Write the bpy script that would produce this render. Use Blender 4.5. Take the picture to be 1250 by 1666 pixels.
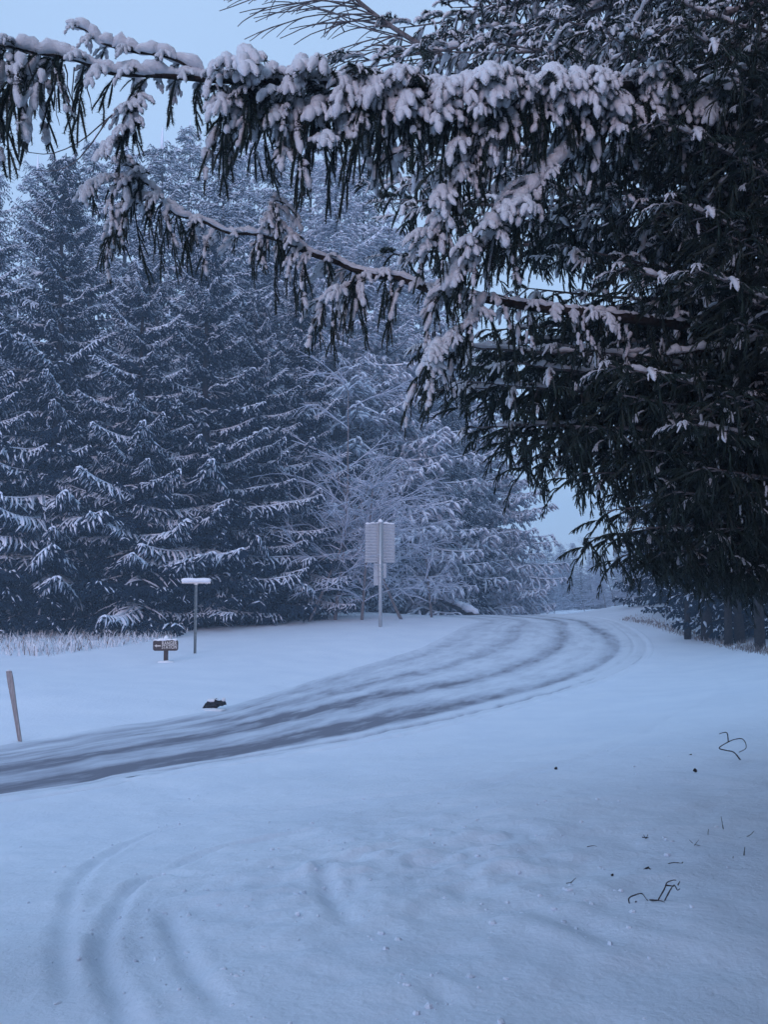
import bpy, math, random
import numpy as np
from mathutils import Vector, Matrix, Euler

PI = math.pi
R = math.radians
scene = bpy.context.scene
for o in list(bpy.data.objects):
    bpy.data.objects.remove(o)
C = scene.collection

# ------------------------------------------------------------------ camera
CAM_Z = 2.6
F = 1500.0                       # focal length in photograph pixels (1250 x 1666)
HORIZON = 960.0
PITCH = math.atan((HORIZON - 833.0) / F)
cam_d = bpy.data.cameras.new('camera')
cam = bpy.data.objects.new('camera', cam_d)
C.objects.link(cam)
cam.location = (0, 0, CAM_Z)
cam.rotation_euler = (R(90) + PITCH, 0, 0)
cam_d.sensor_fit = 'VERTICAL'
cam_d.sensor_height = 36.0
cam_d.lens = 36.0 * F / 1666.0
cam_d.clip_start = 0.1
cam_d.clip_end = 3000
scene.camera = cam

# ------------------------------------------------------------------ sky
SUN_EL, SUN_AZ = R(12), R(196)    # low and behind the camera, hidden by cloud
world = bpy.data.worlds.new('World')
scene.world = world
world.use_nodes = True
wn, wl = world.node_tree.nodes, world.node_tree.links
wn.clear()
w_out = wn.new('ShaderNodeOutputWorld')
w_bg = wn.new('ShaderNodeBackground')
w_sky = wn.new('ShaderNodeTexSky')
w_sky.sky_type = 'NISHITA'
w_sky.sun_disc = False
w_sky.sun_elevation = SUN_EL
w_sky.sun_rotation = SUN_AZ
w_sky.air_density = 1.0
w_sky.dust_density = 1.0
w_sky.ozone_density = 2.0
w_mix = wn.new('ShaderNodeMix')
w_mix.data_type = 'RGBA'
w_mix.inputs[0].default_value = 0.80          # an even sheet of cloud over the clear sky
w_mix.inputs[7].default_value = (3.85, 5.45, 7.90, 1)
wl.new(w_sky.outputs[0], w_mix.inputs[6])
w_tc = wn.new('ShaderNodeTexCoord')
w_nz = wn.new('ShaderNodeTexNoise'); w_nz.inputs['Scale'].default_value = 2.2; w_nz.inputs['Detail'].default_value = 4
w_mr = wn.new('ShaderNodeMapRange'); w_mr.inputs[3].default_value = 0.93; w_mr.inputs[4].default_value = 1.07
w_mul = wn.new('ShaderNodeVectorMath'); w_mul.operation = 'SCALE'
wl.new(w_tc.outputs['Generated'], w_nz.inputs['Vector'])
wl.new(w_nz.outputs['Fac'], w_mr.inputs[0])
wl.new(w_mix.outputs[2], w_mul.inputs[0])
wl.new(w_mr.outputs[0], w_mul.inputs['Scale'])
wl.new(w_mul.outputs[0], w_bg.inputs[0])
w_bg.inputs[1].default_value = 0.1
wl.new(w_bg.outputs[0], w_out.inputs[0])

sun_d = bpy.data.lights.new('sun', 'SUN')
sun_d.energy = 1.0
sun_d.angle = R(30)
sun_d.color = (1.0, 0.78, 1.0)
sun = bpy.data.objects.new('sun', sun_d)
C.objects.link(sun)
# a lamp's light travels along its local -Z
sdir = Vector((math.sin(SUN_AZ) * math.cos(SUN_EL), math.cos(SUN_AZ) * math.cos(SUN_EL), math.sin(SUN_EL)))
sun.rotation_euler = sdir.to_track_quat('Z', 'Y').to_euler()

scene.view_settings.view_transform = 'Standard'
scene.view_settings.look = 'None'
scene.view_settings.exposure = 0.46
scene.view_settings.gamma = 1.0
scene.view_settings.use_curve_mapping = False
scene.render.engine = 'CYCLES'
cy = scene.cycles
cy.max_bounces = 6
cy.diffuse_bounces = 3
cy.glossy_bounces = 2
cy.transmission_bounces = 2
cy.volume_bounces = 2
cy.transparent_max_bounces = 4
cy.use_denoising = True
cy.use_adaptive_sampling = True
cy.adaptive_threshold = 0.02
cy.caustics_reflective = False
cy.caustics_refractive = False

# ------------------------------------------------------------------ helpers
rng = np.random.default_rng(7)
rnd = random.Random(11)


def ray(px, py):
    v = Vector(((px - 625.0) / F, 1.0, -(py - 833.0) / F))
    v.rotate(Euler((PITCH, 0, 0)))
    return v


def at(px, py, depth):
    """World point seen at a photograph pixel, DEPTH metres ahead (along Y)."""
    v = ray(px, py)
    return Vector((0, 0, CAM_Z)) + v * (depth / v.y)


def smooth(t):
    t = np.clip(t, 0, 1)
    return t * t * (3 - 2 * t)


def _hash(ix, iy, seed):
    h = (ix * 374761393 + iy * 668265263 + seed * 982451653).astype(np.int64) & 0x7fffffff
    h = ((h ^ (h >> 13)) * 1274126177) & 0x7fffffff
    h = h ^ (h >> 16)
    return (h & 0xffff) / 65535.0


def vnoise(x, y, scale, seed=0):
    x = np.asarray(x, float) / scale
    y = np.asarray(y, float) / scale
    ix, iy = np.floor(x).astype(np.int64), np.floor(y).astype(np.int64)
    fx, fy = x - ix, y - iy
    fx, fy = fx * fx * (3 - 2 * fx), fy * fy * (3 - 2 * fy)
    a, b = _hash(ix, iy, seed), _hash(ix + 1, iy, seed)
    c, d = _hash(ix, iy + 1, seed), _hash(ix + 1, iy + 1, seed)
    return (a * (1 - fx) + b * fx) * (1 - fy) + (c * (1 - fx) + d * fx) * fy - 0.5


class MB:
    """Collects triangles and quads with a material slot per face."""

    def __init__(self):
        self.v, self.f, self.m, self.s, self.n = [], [], [], [], 0

    def add(self, verts, faces, mat=0, smooth_=False):
        verts = np.asarray(verts, float).reshape(-1, 3)
        faces = np.asarray(faces, np.int64)
        if faces.shape[1] == 4:
            pass
        self.v.append(verts)
        self.f.append(faces + self.n)
        self.m.append(np.full(len(faces), mat, np.int32))
        self.s.append(np.full(len(faces), smooth_, bool))
        self.n += len(verts)

    def tube(self, pts, rad, sides=6, mat=0, smooth_=True, squash=1.0, cap=True):
        P = np.asarray(pts, float)
        n = len(P)
        r = np.broadcast_to(np.asarray(rad, float), (n,))
        T = np.gradient(P, axis=0)
        T /= np.linalg.norm(T, axis=1)[:, None] + 1e-9
        up = np.array([0, 0, 1.0])
        A = np.cross(T, up)
        bad = np.linalg.norm(A, axis=1) < 0.15
        A[bad] = np.cross(T[bad], np.array([0.3, 1.0, 0]))
        A /= np.linalg.norm(A, axis=1)[:, None] + 1e-9
        B = np.cross(A, T)
        an = np.linspace(0, 2 * PI, sides, endpoint=False)
        ring = A[:, None, :] * np.cos(an)[None, :, None] + B[:, None, :] * (np.sin(an) * squash)[None, :, None]
        V = P[:, None, :] + ring * r[:, None, None]
        V = V.reshape(-1, 3)
        i = np.arange(n - 1)[:, None] * sides
        j = np.arange(sides)[None, :]
        k = (j + 1) % sides
        q = np.stack([i + j, i + k, i + sides + k, i + sides + j], -1).reshape(-1, 4)
        self.add(V, q, mat, smooth_)
        if cap:
            base = self.n - n * sides
            for b, flip in ((base, True), (base + (n - 1) * sides, False)):
                idx = [b + a for a in range(sides)]
                if flip:
                    idx = idx[::-1]
                tri = [(idx[0], idx[a], idx[a + 1]) for a in range(1, sides - 1)]
                self.f.append(np.asarray(tri, np.int64))
                self.m.append(np.full(len(tri), mat, np.int32))
                self.s.append(np.full(len(tri), smooth_, bool))

    def box(self, x0, y0, z0, x1, y1, z1, mat=0):
        v = [(x, y, z) for z in (z0, z1) for y in (y0, y1) for x in (x0, x1)]
        f = [(0, 2, 3, 1), (4, 5, 7, 6), (0, 1, 5, 4), (2, 6, 7, 3), (0, 4, 6, 2), (1, 3, 7, 5)]
        self.add(v, f, mat, False)

    def prism(self, outline, y0, y1, mat=0):
        """Closed outline in XZ extruded along Y."""
        n = len(outline)
        v = [(x, y0, z) for x, z in outline] + [(x, y1, z) for x, z in outline]
        f = [(i, (i + 1) % n, n + (i + 1) % n, n + i) for i in range(n)]
        self.add(v, f, mat, False)
        b = self.n - 2 * n
        tri = [(b, b + i, b + i + 1) for i in range(1, n - 1)] + [(b + n, b + n + i + 1, b + n + i) for i in range(1, n - 1)]
        self.f.append(np.asarray(tri, np.int64))
        self.m.append(np.full(len(tri), mat, np.int32))
        self.s.append(np.zeros(len(tri), bool))

    def merge(self, other, M=None):
        a = other.arrays()
        V = a[0]
        if M is not None:
            Mn = np.array(M)
            V = V @ Mn[:3, :3].T + Mn[:3, 3]
        self.v.append(V)
        for f, m, s in zip(other.f, other.m, other.s):
            self.f.append(f + self.n)
            self.m.append(m)
            self.s.append(s)
        self.n += len(V)

    def arrays(self):
        if len(self.v) != 1:
            self.v = [np.concatenate(self.v)] if self.v else [np.zeros((0, 3))]
        # keep faces grouped by size so that merging stays cheap
        tri = [i for i, f in enumerate(self.f) if f.shape[1] == 3]
        quad = [i for i, f in enumerate(self.f) if f.shape[1] == 4]
        F_, M_, S_ = [], [], []
        for grp in (tri, quad):
            if grp:
                F_.append(np.concatenate([self.f[i] for i in grp]))
                M_.append(np.concatenate([self.m[i] for i in grp]))
                S_.append(np.concatenate([self.s[i] for i in grp]))
        self.f, self.m, self.s = F_, M_, S_
        return self.v[0], F_

    def mesh(self, name, mats):
        V, Fs = self.arrays()
        me = bpy.data.meshes.new(name)
        me.vertices.add(len(V))
        me.vertices.foreach_set('co', V.astype(np.float32).ravel())
        loops = np.concatenate([f.ravel() for f in Fs])
        tot = np.concatenate([np.full(len(f), f.shape[1], np.int32) for f in Fs])
        start = np.concatenate([[0], np.cumsum(tot)[:-1]]).astype(np.int32)
        me.loops.add(len(loops))
        me.loops.foreach_set('vertex_index', loops.astype(np.int32))
        me.polygons.add(len(tot))
        me.polygons.foreach_set('loop_start', start)
        me.polygons.foreach_set('loop_total', tot)
        for m in mats:
            me.materials.append(m)
        me.polygons.foreach_set('material_index', np.concatenate(self.m).astype(np.int32))
        me.polygons.foreach_set('use_smooth', np.concatenate(self.s))
        me.update(calc_edges=True)
        me.validate()
        return me


def link(name, me, parent=None, loc=(0, 0, 0), rot=(0, 0, 0), scale=(1, 1, 1), kind=None):
    o = bpy.data.objects.new(name, me)
    C.objects.link(o)
    o.location, o.rotation_euler, o.scale = loc, rot, scale
    if parent is not None:
        o.parent = parent
    if kind:
        o['kind'] = kind
    return o


def thing(name, label, cat, loc=(0, 0, 0), rotz=0, group=None):
    o = link(name, None, None, loc, (0, 0, rotz))
    o.empty_display_size = 0.2
    return tag(o, label, cat, group)


def tag(o, label, cat, group=None):
    o['label'], o['category'] = label, cat
    if group:
        o['group'] = group
    return o


# ------------------------------------------------------------------ materials
def material(name, rough=0.7, spec=0.3):
    m = bpy.data.materials.new(name)
    m.use_nodes = True
    nt = m.node_tree
    b = nt.nodes['Principled BSDF']
    b.inputs['Roughness'].default_value = rough
    b.inputs['Specular IOR Level'].default_value = spec
    return m, nt, b


def noise_color(nt, b, c0, c1, scale=5.0, detail=4.0, coord='Object', lo=0.3, hi=0.7):
    tc = nt.nodes.new('ShaderNodeTexCoord')
    nz = nt.nodes.new('ShaderNodeTexNoise')
    nz.inputs['Scale'].default_value = scale
    nz.inputs['Detail'].default_value = detail
    cr = nt.nodes.new('ShaderNodeValToRGB')
    cr.color_ramp.elements[0].position, cr.color_ramp.elements[1].position = lo, hi
    cr.color_ramp.elements[0].color, cr.color_ramp.elements[1].color = (*c0, 1), (*c1, 1)
    nt.links.new(tc.outputs[coord], nz.inputs['Vector'])
    nt.links.new(nz.outputs['Fac'], cr.inputs[0])
    nt.links.new(cr.outputs[0], b.inputs['Base Color'])
    return tc, nz, cr


def add_bump(nt, b, tc_out, scales, strength=0.3, dist=0.02):
    prev = None
    for sc, amt in scales:
        nz = nt.nodes.new('ShaderNodeTexNoise')
        nz.inputs['Scale'].default_value = sc
        nz.inputs['Detail'].default_value = 5.0
        nt.links.new(tc_out, nz.inputs['Vector'])
        bp = nt.nodes.new('ShaderNodeBump')
        bp.inputs['Strength'].default_value = strength * amt
        bp.inputs['Distance'].default_value = dist
        nt.links.new(nz.outputs['Fac'], bp.inputs['Height'])
        if prev is not None:
            nt.links.new(prev, bp.inputs['Normal'])
        prev = bp.outputs[0]
    nt.links.new(prev, b.inputs['Normal'])


M = {}
m, nt, b = material('ground_snow', 0.65, 0.25)
tc, _, _ = noise_color(nt, b, (0.745, 0.815, 0.92), (0.815, 0.875, 0.965), 0.9, 6)
add_bump(nt, b, tc.outputs['Object'], [(1.6, 0.8), (7.0, 0.8), (26.0, 0.5)], 0.38, 0.05)
cn = nt.nodes.new('ShaderNodeTexNoise'); cn.inputs['Scale'].default_value = 11.0; cn.inputs['Detail'].default_value = 9; cn.inputs['Roughness'].default_value = 0.72
cm = nt.nodes.new('ShaderNodeTexNoise'); cm.inputs['Scale'].default_value = 0.55; cm.inputs['Detail'].default_value = 3
cr2 = nt.nodes.new('ShaderNodeMapRange'); cr2.inputs[1].default_value = 0.42; cr2.inputs[2].default_value = 0.68; cr2.inputs[4].default_value = 0.9
cb = nt.nodes.new('ShaderNodeBump'); cb.inputs['Distance'].default_value = 0.028
for n_ in (cn, cm):
    nt.links.new(tc.outputs['Object'], n_.inputs['Vector'])
nt.links.new(cm.outputs['Fac'], cr2.inputs[0]); nt.links.new(cr2.outputs[0], cb.inputs['Strength'])
nt.links.new(cn.outputs['Fac'], cb.inputs['Height'])
nt.links.new(b.inputs['Normal'].links[0].from_socket, cb.inputs['Normal'])
nt.links.new(cb.outputs[0], b.inputs['Normal'])
# needle litter shows through the thin snow under the dense spruces
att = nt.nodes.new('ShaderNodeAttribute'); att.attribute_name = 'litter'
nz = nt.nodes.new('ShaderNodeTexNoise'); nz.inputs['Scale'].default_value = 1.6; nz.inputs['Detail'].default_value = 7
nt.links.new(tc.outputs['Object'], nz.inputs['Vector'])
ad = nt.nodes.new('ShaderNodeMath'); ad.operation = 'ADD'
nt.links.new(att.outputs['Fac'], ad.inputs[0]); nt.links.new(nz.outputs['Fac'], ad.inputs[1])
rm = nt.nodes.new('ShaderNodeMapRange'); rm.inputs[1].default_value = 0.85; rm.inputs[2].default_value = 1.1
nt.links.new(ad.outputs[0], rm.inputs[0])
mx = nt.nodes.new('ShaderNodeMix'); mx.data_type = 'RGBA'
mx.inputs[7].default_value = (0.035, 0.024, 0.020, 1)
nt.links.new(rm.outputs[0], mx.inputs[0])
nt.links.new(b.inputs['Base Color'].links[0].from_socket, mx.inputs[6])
at2 = nt.nodes.new('ShaderNodeAttribute'); at2.attribute_name = 'packed'     # snow pressed and dirtied by wheels
mx2 = nt.nodes.new('ShaderNodeMix'); mx2.data_type = 'RGBA'
mx2.inputs[7].default_value = (0.69, 0.755, 0.86, 1)
nt.links.new(at2.outputs['Fac'], mx2.inputs[0])
nt.links.new(mx.outputs[2], mx2.inputs[6])
nt.links.new(mx2.outputs[2], b.inputs['Base Color'])
M['ground'] = m

m, nt, b = material('branch_snow', 0.6, 0.25)
tc, _, _ = noise_color(nt, b, (0.76, 0.785, 0.84), (0.85, 0.87, 0.91), 14, 4)
add_bump(nt, b, tc.outputs['Object'], [(30.0, 0.9), (90.0, 0.8), (260.0, 0.5)], 0.8, 0.012)
M['snow'] = m

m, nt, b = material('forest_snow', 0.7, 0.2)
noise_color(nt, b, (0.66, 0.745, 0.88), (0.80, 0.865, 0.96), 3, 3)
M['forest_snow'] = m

m, nt, b = material('needles', 0.6, 0.3)
noise_color(nt, b, (0.006, 0.014, 0.012), (0.022, 0.036, 0.026), 9, 3)
M['needles'] = m

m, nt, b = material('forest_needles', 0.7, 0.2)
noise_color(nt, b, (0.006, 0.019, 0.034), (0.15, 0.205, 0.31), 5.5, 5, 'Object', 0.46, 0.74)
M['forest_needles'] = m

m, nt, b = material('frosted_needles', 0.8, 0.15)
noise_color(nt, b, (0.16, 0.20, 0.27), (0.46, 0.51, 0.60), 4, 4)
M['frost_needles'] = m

m, nt, b = material('bark', 0.9, 0.15)
tc, _, _ = noise_color(nt, b, (0.012, 0.009, 0.008), (0.050, 0.038, 0.033), 18, 6)
add_bump(nt, b, tc.outputs['Object'], [(40.0, 1.0)], 0.8, 0.02)
M['bark'] = m

m, nt, b = material('twig', 0.85, 0.2)
noise_color(nt, b, (0.07, 0.06, 0.062), (0.24, 0.225, 0.235), 30, 3)
M['twig'] = m

m, nt, b = material('frost_twig', 0.8, 0.2)
noise_color(nt, b, (0.34, 0.39, 0.49), (0.60, 0.66, 0.78), 3, 3)
M['frost'] = m

m, nt, b = material('weed', 0.9, 0.15)
noise_color(nt, b, (0.02, 0.016, 0.018), (0.06, 0.045, 0.045), 25, 3)
M['weed'] = m

m, nt, b = material('dry_grass', 0.9, 0.1)
noise_color(nt, b, (0.13, 0.105, 0.10), (0.30, 0.25, 0.23), 2, 3)
M['dry_grass'] = m

m, nt, b = material('frost_grass', 0.9, 0.1)
noise_color(nt, b, (0.45, 0.46, 0.50), (0.82, 0.84, 0.88), 1.5, 3)
M['frost_grass'] = m

m, nt, b = material('sign_brown', 0.55, 0.3)
noise_color(nt, b, (0.035, 0.020, 0.016), (0.055, 0.032, 0.026), 14, 4)
M['sign_brown'] = m

m, nt, b = material('lettering', 0.5, 0.3)
noise_color(nt, b, (0.50, 0.46, 0.42), (0.68, 0.64, 0.60), 20, 3)
M['lettering'] = m

m, nt, b = material('sign_aluminium', 0.5, 0.4)
b.inputs['Metallic'].default_value = 0.35
noise_color(nt, b, (0.30, 0.33, 0.37), (0.40, 0.43, 0.47), 3, 5)
M['alu'] = m

m, nt, b = material('galvanised_steel', 0.45, 0.4)
b.inputs['Metallic'].default_value = 0.45
noise_color(nt, b, (0.34, 0.36, 0.38), (0.48, 0.50, 0.52), 25, 4)
M['galv'] = m

m, nt, b = material('painted_post', 0.6, 0.3)
noise_color(nt, b, (0.10, 0.13, 0.14), (0.19, 0.225, 0.235), 12, 4)
M['post'] = m

m, nt, b = material('weathered_wood', 0.85, 0.15)
tc, nz, _ = noise_color(nt, b, (0.22, 0.19, 0.19), (0.40, 0.36, 0.355), 22, 6)
mp = nt.nodes.new('ShaderNodeMapping')
mp.inputs['Scale'].default_value = (3, 3, 0.25)
nt.links.new(tc.outputs['Object'], mp.inputs[0])
nt.links.new(mp.outputs[0], nz.inputs['Vector'])
M['wood'] = m

m, nt, b = material('dark_stone', 0.8, 0.3)
tc, _, _ = noise_color(nt, b, (0.008, 0.008, 0.009), (0.035, 0.032, 0.032), 9, 6)
add_bump(nt, b, tc.outputs['Object'], [(14.0, 1.0)], 0.8, 0.04)
M['stone'] = m

# road: packed snow with dirty slush where the wheels run ('slush' is worn into the mesh along the ruts)
m, nt, b = material('snowy_road', 0.6, 0.3)
tc = nt.nodes.new('ShaderNodeTexCoord')
uv = nt.nodes.new('ShaderNodeUVMap')
mp = nt.nodes.new('ShaderNodeMapping')
mp.inputs['Scale'].default_value = (9.0, 0.35, 1)
nt.links.new(uv.outputs[0], mp.inputs[0])
n1 = nt.nodes.new('ShaderNodeTexNoise')
n1.inputs['Scale'].default_value = 2.0
n1.inputs['Detail'].default_value = 8
n1.inputs['Roughness'].default_value = 0.65
nt.links.new(mp.outputs[0], n1.inputs['Vector'])
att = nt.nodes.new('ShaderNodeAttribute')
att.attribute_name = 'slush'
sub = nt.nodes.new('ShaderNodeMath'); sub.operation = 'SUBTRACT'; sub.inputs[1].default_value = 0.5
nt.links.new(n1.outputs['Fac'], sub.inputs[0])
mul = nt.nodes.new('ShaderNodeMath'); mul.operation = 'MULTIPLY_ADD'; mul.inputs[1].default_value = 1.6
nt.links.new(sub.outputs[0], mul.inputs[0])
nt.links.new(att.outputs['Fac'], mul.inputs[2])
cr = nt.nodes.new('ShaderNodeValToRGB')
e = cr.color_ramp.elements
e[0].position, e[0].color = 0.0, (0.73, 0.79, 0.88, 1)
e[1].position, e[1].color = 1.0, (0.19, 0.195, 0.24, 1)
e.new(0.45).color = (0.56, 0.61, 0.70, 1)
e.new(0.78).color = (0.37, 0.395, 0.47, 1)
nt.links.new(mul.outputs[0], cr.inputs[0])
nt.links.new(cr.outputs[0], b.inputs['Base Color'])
bp = nt.nodes.new('ShaderNodeBump')
bp.inputs['Strength'].default_value = 0.5
bp.inputs['Distance'].default_value = 0.03
nt.links.new(n1.outputs['Fac'], bp.inputs['Height'])
nt.links.new(bp.outputs[0], b.inputs['Normal'])
M['road'] = m

# ------------------------------------------------------------------ terrain shape
def base_h(y):
    y = np.asarray(y, float)
    up = 1.06 * smooth((y - 27.0) / 26.0)
    down = -1.2 * smooth((y - 56) / 30.0) - 0.022 * np.clip(y - 70, 0, None)
    return up + down


def hit(px, py, fn, t0=2.0, t1=400.0):
    """Where the sight line of a photograph pixel meets the terrain fn(x, y)."""
    v = ray(px, py)
    v = v / v.y
    d = np.geomspace(t0, t1, 3000)
    g = fn(v.x * d, d) - (CAM_Z + v.z * d)
    k = np.argmax(g > 0) if (g > 0).any() else len(d) - 1
    dd = d[k]
    return Vector((v.x * dd, dd, float(fn(np.array([v.x * dd]), np.array([dd]))[0])))


def catmull(P, n):
    P = np.asarray(P, float)
    P = np.vstack([2 * P[0] - P[1], P, 2 * P[-1] - P[-2]])
    seg = len(P) - 3
    out = []
    for t in np.linspace(0, seg - 1e-6, n):
        i = int(t); f = t - i
        a, b_, c, d = P[i], P[i + 1], P[i + 2], P[i + 3]
        out.append(0.5 * ((2 * b_) + (-a + c) * f + (2 * a - 5 * b_ + 4 * c - d) * f * f + (-a + 3 * b_ - 3 * c + d) * f ** 3))
    return np.array(out)


bh = lambda x, y: base_h(y)
near_px = [(0, 1306), (200, 1272), (400, 1241), (560, 1213), (720, 1181), (860, 1146), (960, 1115), (1025, 1086), (1050, 1062), (1044, 1040), (1018, 1021), (990, 1010)]
far_px = [(0, 1212), (150, 1187), (330, 1158), (440, 1128), (540, 1097), (620, 1073), (662, 1060), (684, 1053), (700, 1045), (726, 1033), (752, 1019), (776, 1009)]
near_w = [hit(x, y, bh) for x, y in near_px]
far_w = [hit(x, y, bh) for x, y in far_px]
near_w = [(p.x, p.y) for p in near_w]
far_w = [(p.x, p.y) for p in far_w]


def extend(P, q0, q1):
    return [q0] + P + q1


d0 = np.array(near_w[0]) - np.array(near_w[1]); d0 = d0 / np.linalg.norm(d0)
f0 = np.array(far_w[0]) - np.array(far_w[1]); f0 = f0 / np.linalg.norm(f0)
near_w = [tuple(np.array(near_w[0]) + d0 * 40 + (0, 14)), tuple(np.array(near_w[0]) + d0 * 12 + (0, 2))] + near_w
far_w = [tuple(np.array(far_w[0]) + f0 * 40 + (0, 14)), tuple(np.array(far_w[0]) + f0 * 12 + (0, 2))] + far_w
nl, fl = np.array(near_w[-1]), np.array(far_w[-1])
near_w += [(nl[0] - 0.8, nl[1] + 8), (nl[0] - 1.5, nl[1] + 25), (nl[0] - 1.0, nl[1] + 70)]
far_w += [(nl[0] - 9.2, nl[1] + 8), (nl[0] - 9.0, nl[1] + 25), (nl[0] - 8.5, nl[1] + 70)]


def pair_resample(P, Q, n):
    """Both edges, point for point across the road, evenly spaced along its middle."""
    P, Q = catmull(P, 3000), catmull(Q, 3000)
    mid = (P + Q) / 2
    s = np.concatenate([[0], np.cumsum(np.linalg.norm(np.diff(mid, axis=0), axis=1))])
    t = np.linspace(0, s[-1], n)
    f = lambda A: np.stack([np.interp(t, s, A[:, 0]), np.interp(t, s, A[:, 1])], 1)
    return f(P), f(Q), t


near_l, far_l, near_s = pair_resample(near_w, far_w, 620)


def sdist(x, y, L, step=4):
    """Signed distance to a polyline: positive on its right-hand side."""
    P = L[::step]
    x, y = np.asarray(x, float).ravel(), np.asarray(y, float).ravel()
    best = np.full(x.shape, 1e9)
    sign = np.ones(x.shape)
    for a, b_ in zip(P[:-1], P[1:]):
        d = b_ - a
        L2 = d @ d + 1e-9
        t = np.clip(((x - a[0]) * d[0] + (y - a[1]) * d[1]) / L2, 0, 1)
        ex, ey = x - (a[0] + t * d[0]), y - (a[1] + t * d[1])
        q = ex * ex + ey * ey
        better = q < best
        best = np.where(better, q, best)
        sign = np.where(better, np.sign(ex * d[1] - ey * d[0] + 1e-12), sign)
    return np.sqrt(best) * sign


def ground_raw(x, y):
    x = np.asarray(x, float); y = np.asarray(y, float)
    sh = x.shape
    dn = sdist(x, y, near_l).reshape(sh)       # > 0 on the camera's side
    df = -sdist(x, y, far_l).reshape(sh)       # > 0 beyond the road
    h = base_h(y)
    near_bank = 0.05 * smooth(dn / 0.25) + 0.90 * smooth((dn - 0.4) / 9.5)
    far_bank = 0.05 * smooth(df / 0.5) + 0.16 * smooth((df - 0.4) / 3.5)
    # low mound between the road and the frosted grass on the left
    mound = 0.38 * np.exp(-(((x + 13.5) / 6.0) ** 2 + ((y - 21.5) / 3.6) ** 2))
    inside = (dn < 0) & (df < 0)
    depth_in = np.minimum(-dn, -df)
    g = h + np.where(dn > 0, near_bank, 0) + np.where(df > 0, far_bank + mound, 0) - np.where(inside, 0.14 * smooth(depth_in / 0.4), 0)
    # lift the woodland floor a little on the right
    g = g + 0.5 * smooth((x - 14) / 14.0) * (dn > 0)
    g = g + 0.10 * vnoise(x, y, 6.0, 1) * np.clip(np.abs(np.where(inside, 0, np.maximum(dn, df))) / 3, 0, 1)
    return g, dn, df, inside


def ground(x, y):
    return ground_raw(x, y)[0]


def gz(x, y):
    return float(ground(np.array([x]), np.array([y]))[0])


def ghit(px, py, lift=0.0):
    return hit(px, py, ground)


# wheel tracks pressed in the near snow (photograph polylines laid on the ground)
track_px = [
    [(395, 1666), (330, 1605), (300, 1560), (283, 1515), (262, 1470)],
    [(232, 1690), (200, 1640), (172, 1580), (165, 1540), (185, 1490), (215, 1445), (270, 1420), (330, 1432)],
    [(110, 1640), (100, 1560), (108, 1490), (130, 1430), (180, 1385), (250, 1355), (320, 1338)],
    [(590, 1520), (560, 1490), (535, 1450), (520, 1400)],
    [(755, 1666), (700, 1610), (640, 1590)],
    [(740, 1455), (820, 1470), (880, 1490), (960, 1515), (1100, 1560)],
    [(1045, 1195), (1090, 1165), (1130, 1150), (1180, 1120), (1160, 1095)],
    [(760, 1290), (850, 1260), (960, 1230), (1050, 1190)],
    [(320, 1338), (420, 1322), (560, 1300), (700, 1286), (840, 1262)],
    [(265, 1420), (330, 1388), (440, 1362), (580, 1340)],
]
track_w = []
for k, poly in enumerate(track_px):
    pts = [hit(x, y, ground, 2.0, 80.0) for x, y in poly]
    P = catmull([(p.x, p.y) for p in pts], 60)
    track_w.append(P)
track_depth = [0.036, 0.040, 0.028, 0.026, 0.026, 0.02, 0.026, 0.018, 0.022, 0.028]


def axis(dense0, dense1, step, lo, hi, grow):
    a = list(np.arange(dense0, dense1, step))
    s, v = step, a[-1]
    while v < hi:
        s = min(s * grow, 12); v += s; a.append(v)
    s, v = step, a[0]
    pre = []
    while v > lo:
        s = min(s * grow, 12); v -= s; pre.append(v)
    return np.array(pre[::-1] + a)


xs = axis(-3.1, 3.4, 0.04, -260, 260, 1.032)
ys = axis(3.3, 8.6, 0.04, -60, 420, 1.022)
GX, GY = np.meshgrid(xs, ys)
gx, gy = GX.ravel(), GY.ravel()
g, dn, df, inside = ground_raw(gx, gy)
nearw = np.exp(-np.clip(gy - 12, 0, None) / 10.0)
rough = np.where(inside, 0, 1.0) * nearw * np.clip(np.maximum(dn, df) / 0.6, 0, 1)
g = g + rough * (0.035 * vnoise(gx, gy, 1.3, 3) + 0.03 * vnoise(gx, gy, 0.42, 4) + 0.02 * vnoise(gx, gy, 0.17, 5))
# trampled patch in the middle of the foreground
patch = np.exp(-(((gx - 0.1) / 1.5) ** 2 + ((gy - 6.6) / 1.6) ** 2))
g = g + patch * (0.10 * vnoise(gx, gy, 0.26, 8) + 0.09 * np.abs(vnoise(gx, gy, 0.13, 9))) * nearw
sel = (gy > 1) & (gy < 40) & (np.abs(gx) < 20)
packed = np.zeros(len(gx))
for P, dep in zip(track_w, track_depth):
    d = np.abs(sdist(gx[sel], gy[sel], P, 2))
    ends = smooth(np.minimum(np.hypot(gx[sel] - P[0, 0], gy[sel] - P[0, 1]), np.hypot(gx[sel] - P[-1, 0], gy[sel] - P[-1, 1])) / 0.5)
    wv = 0.05 if dep > 0.025 else 0.10
    packed[sel] = np.maximum(packed[sel], ends * min(0.8, dep / 0.08) * np.exp(-(d / (wv * 1.15)) ** 2))
    wob = 1 + 0.9 * vnoise(gx[sel], gy[sel], 0.35, 21)
    g[sel] += ends * wob * (-dep * np.exp(-(d / wv) ** 2) + 0.35 * dep * np.exp(-((d - 1.9 * wv) / (0.8 * wv)) ** 2))
nx, ny = len(xs), len(ys)
ii = (np.arange(ny - 1)[:, None] * nx + np.arange(nx - 1)[None, :])
quads = np.stack([ii, ii + 1, ii + nx + 1, ii + nx], -1).reshape(-1, 4)
mb = MB(); mb.add(np.stack([gx, gy, g], 1), quads, 0, True)
gme = mb.mesh('ground', [M['ground']])
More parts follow.
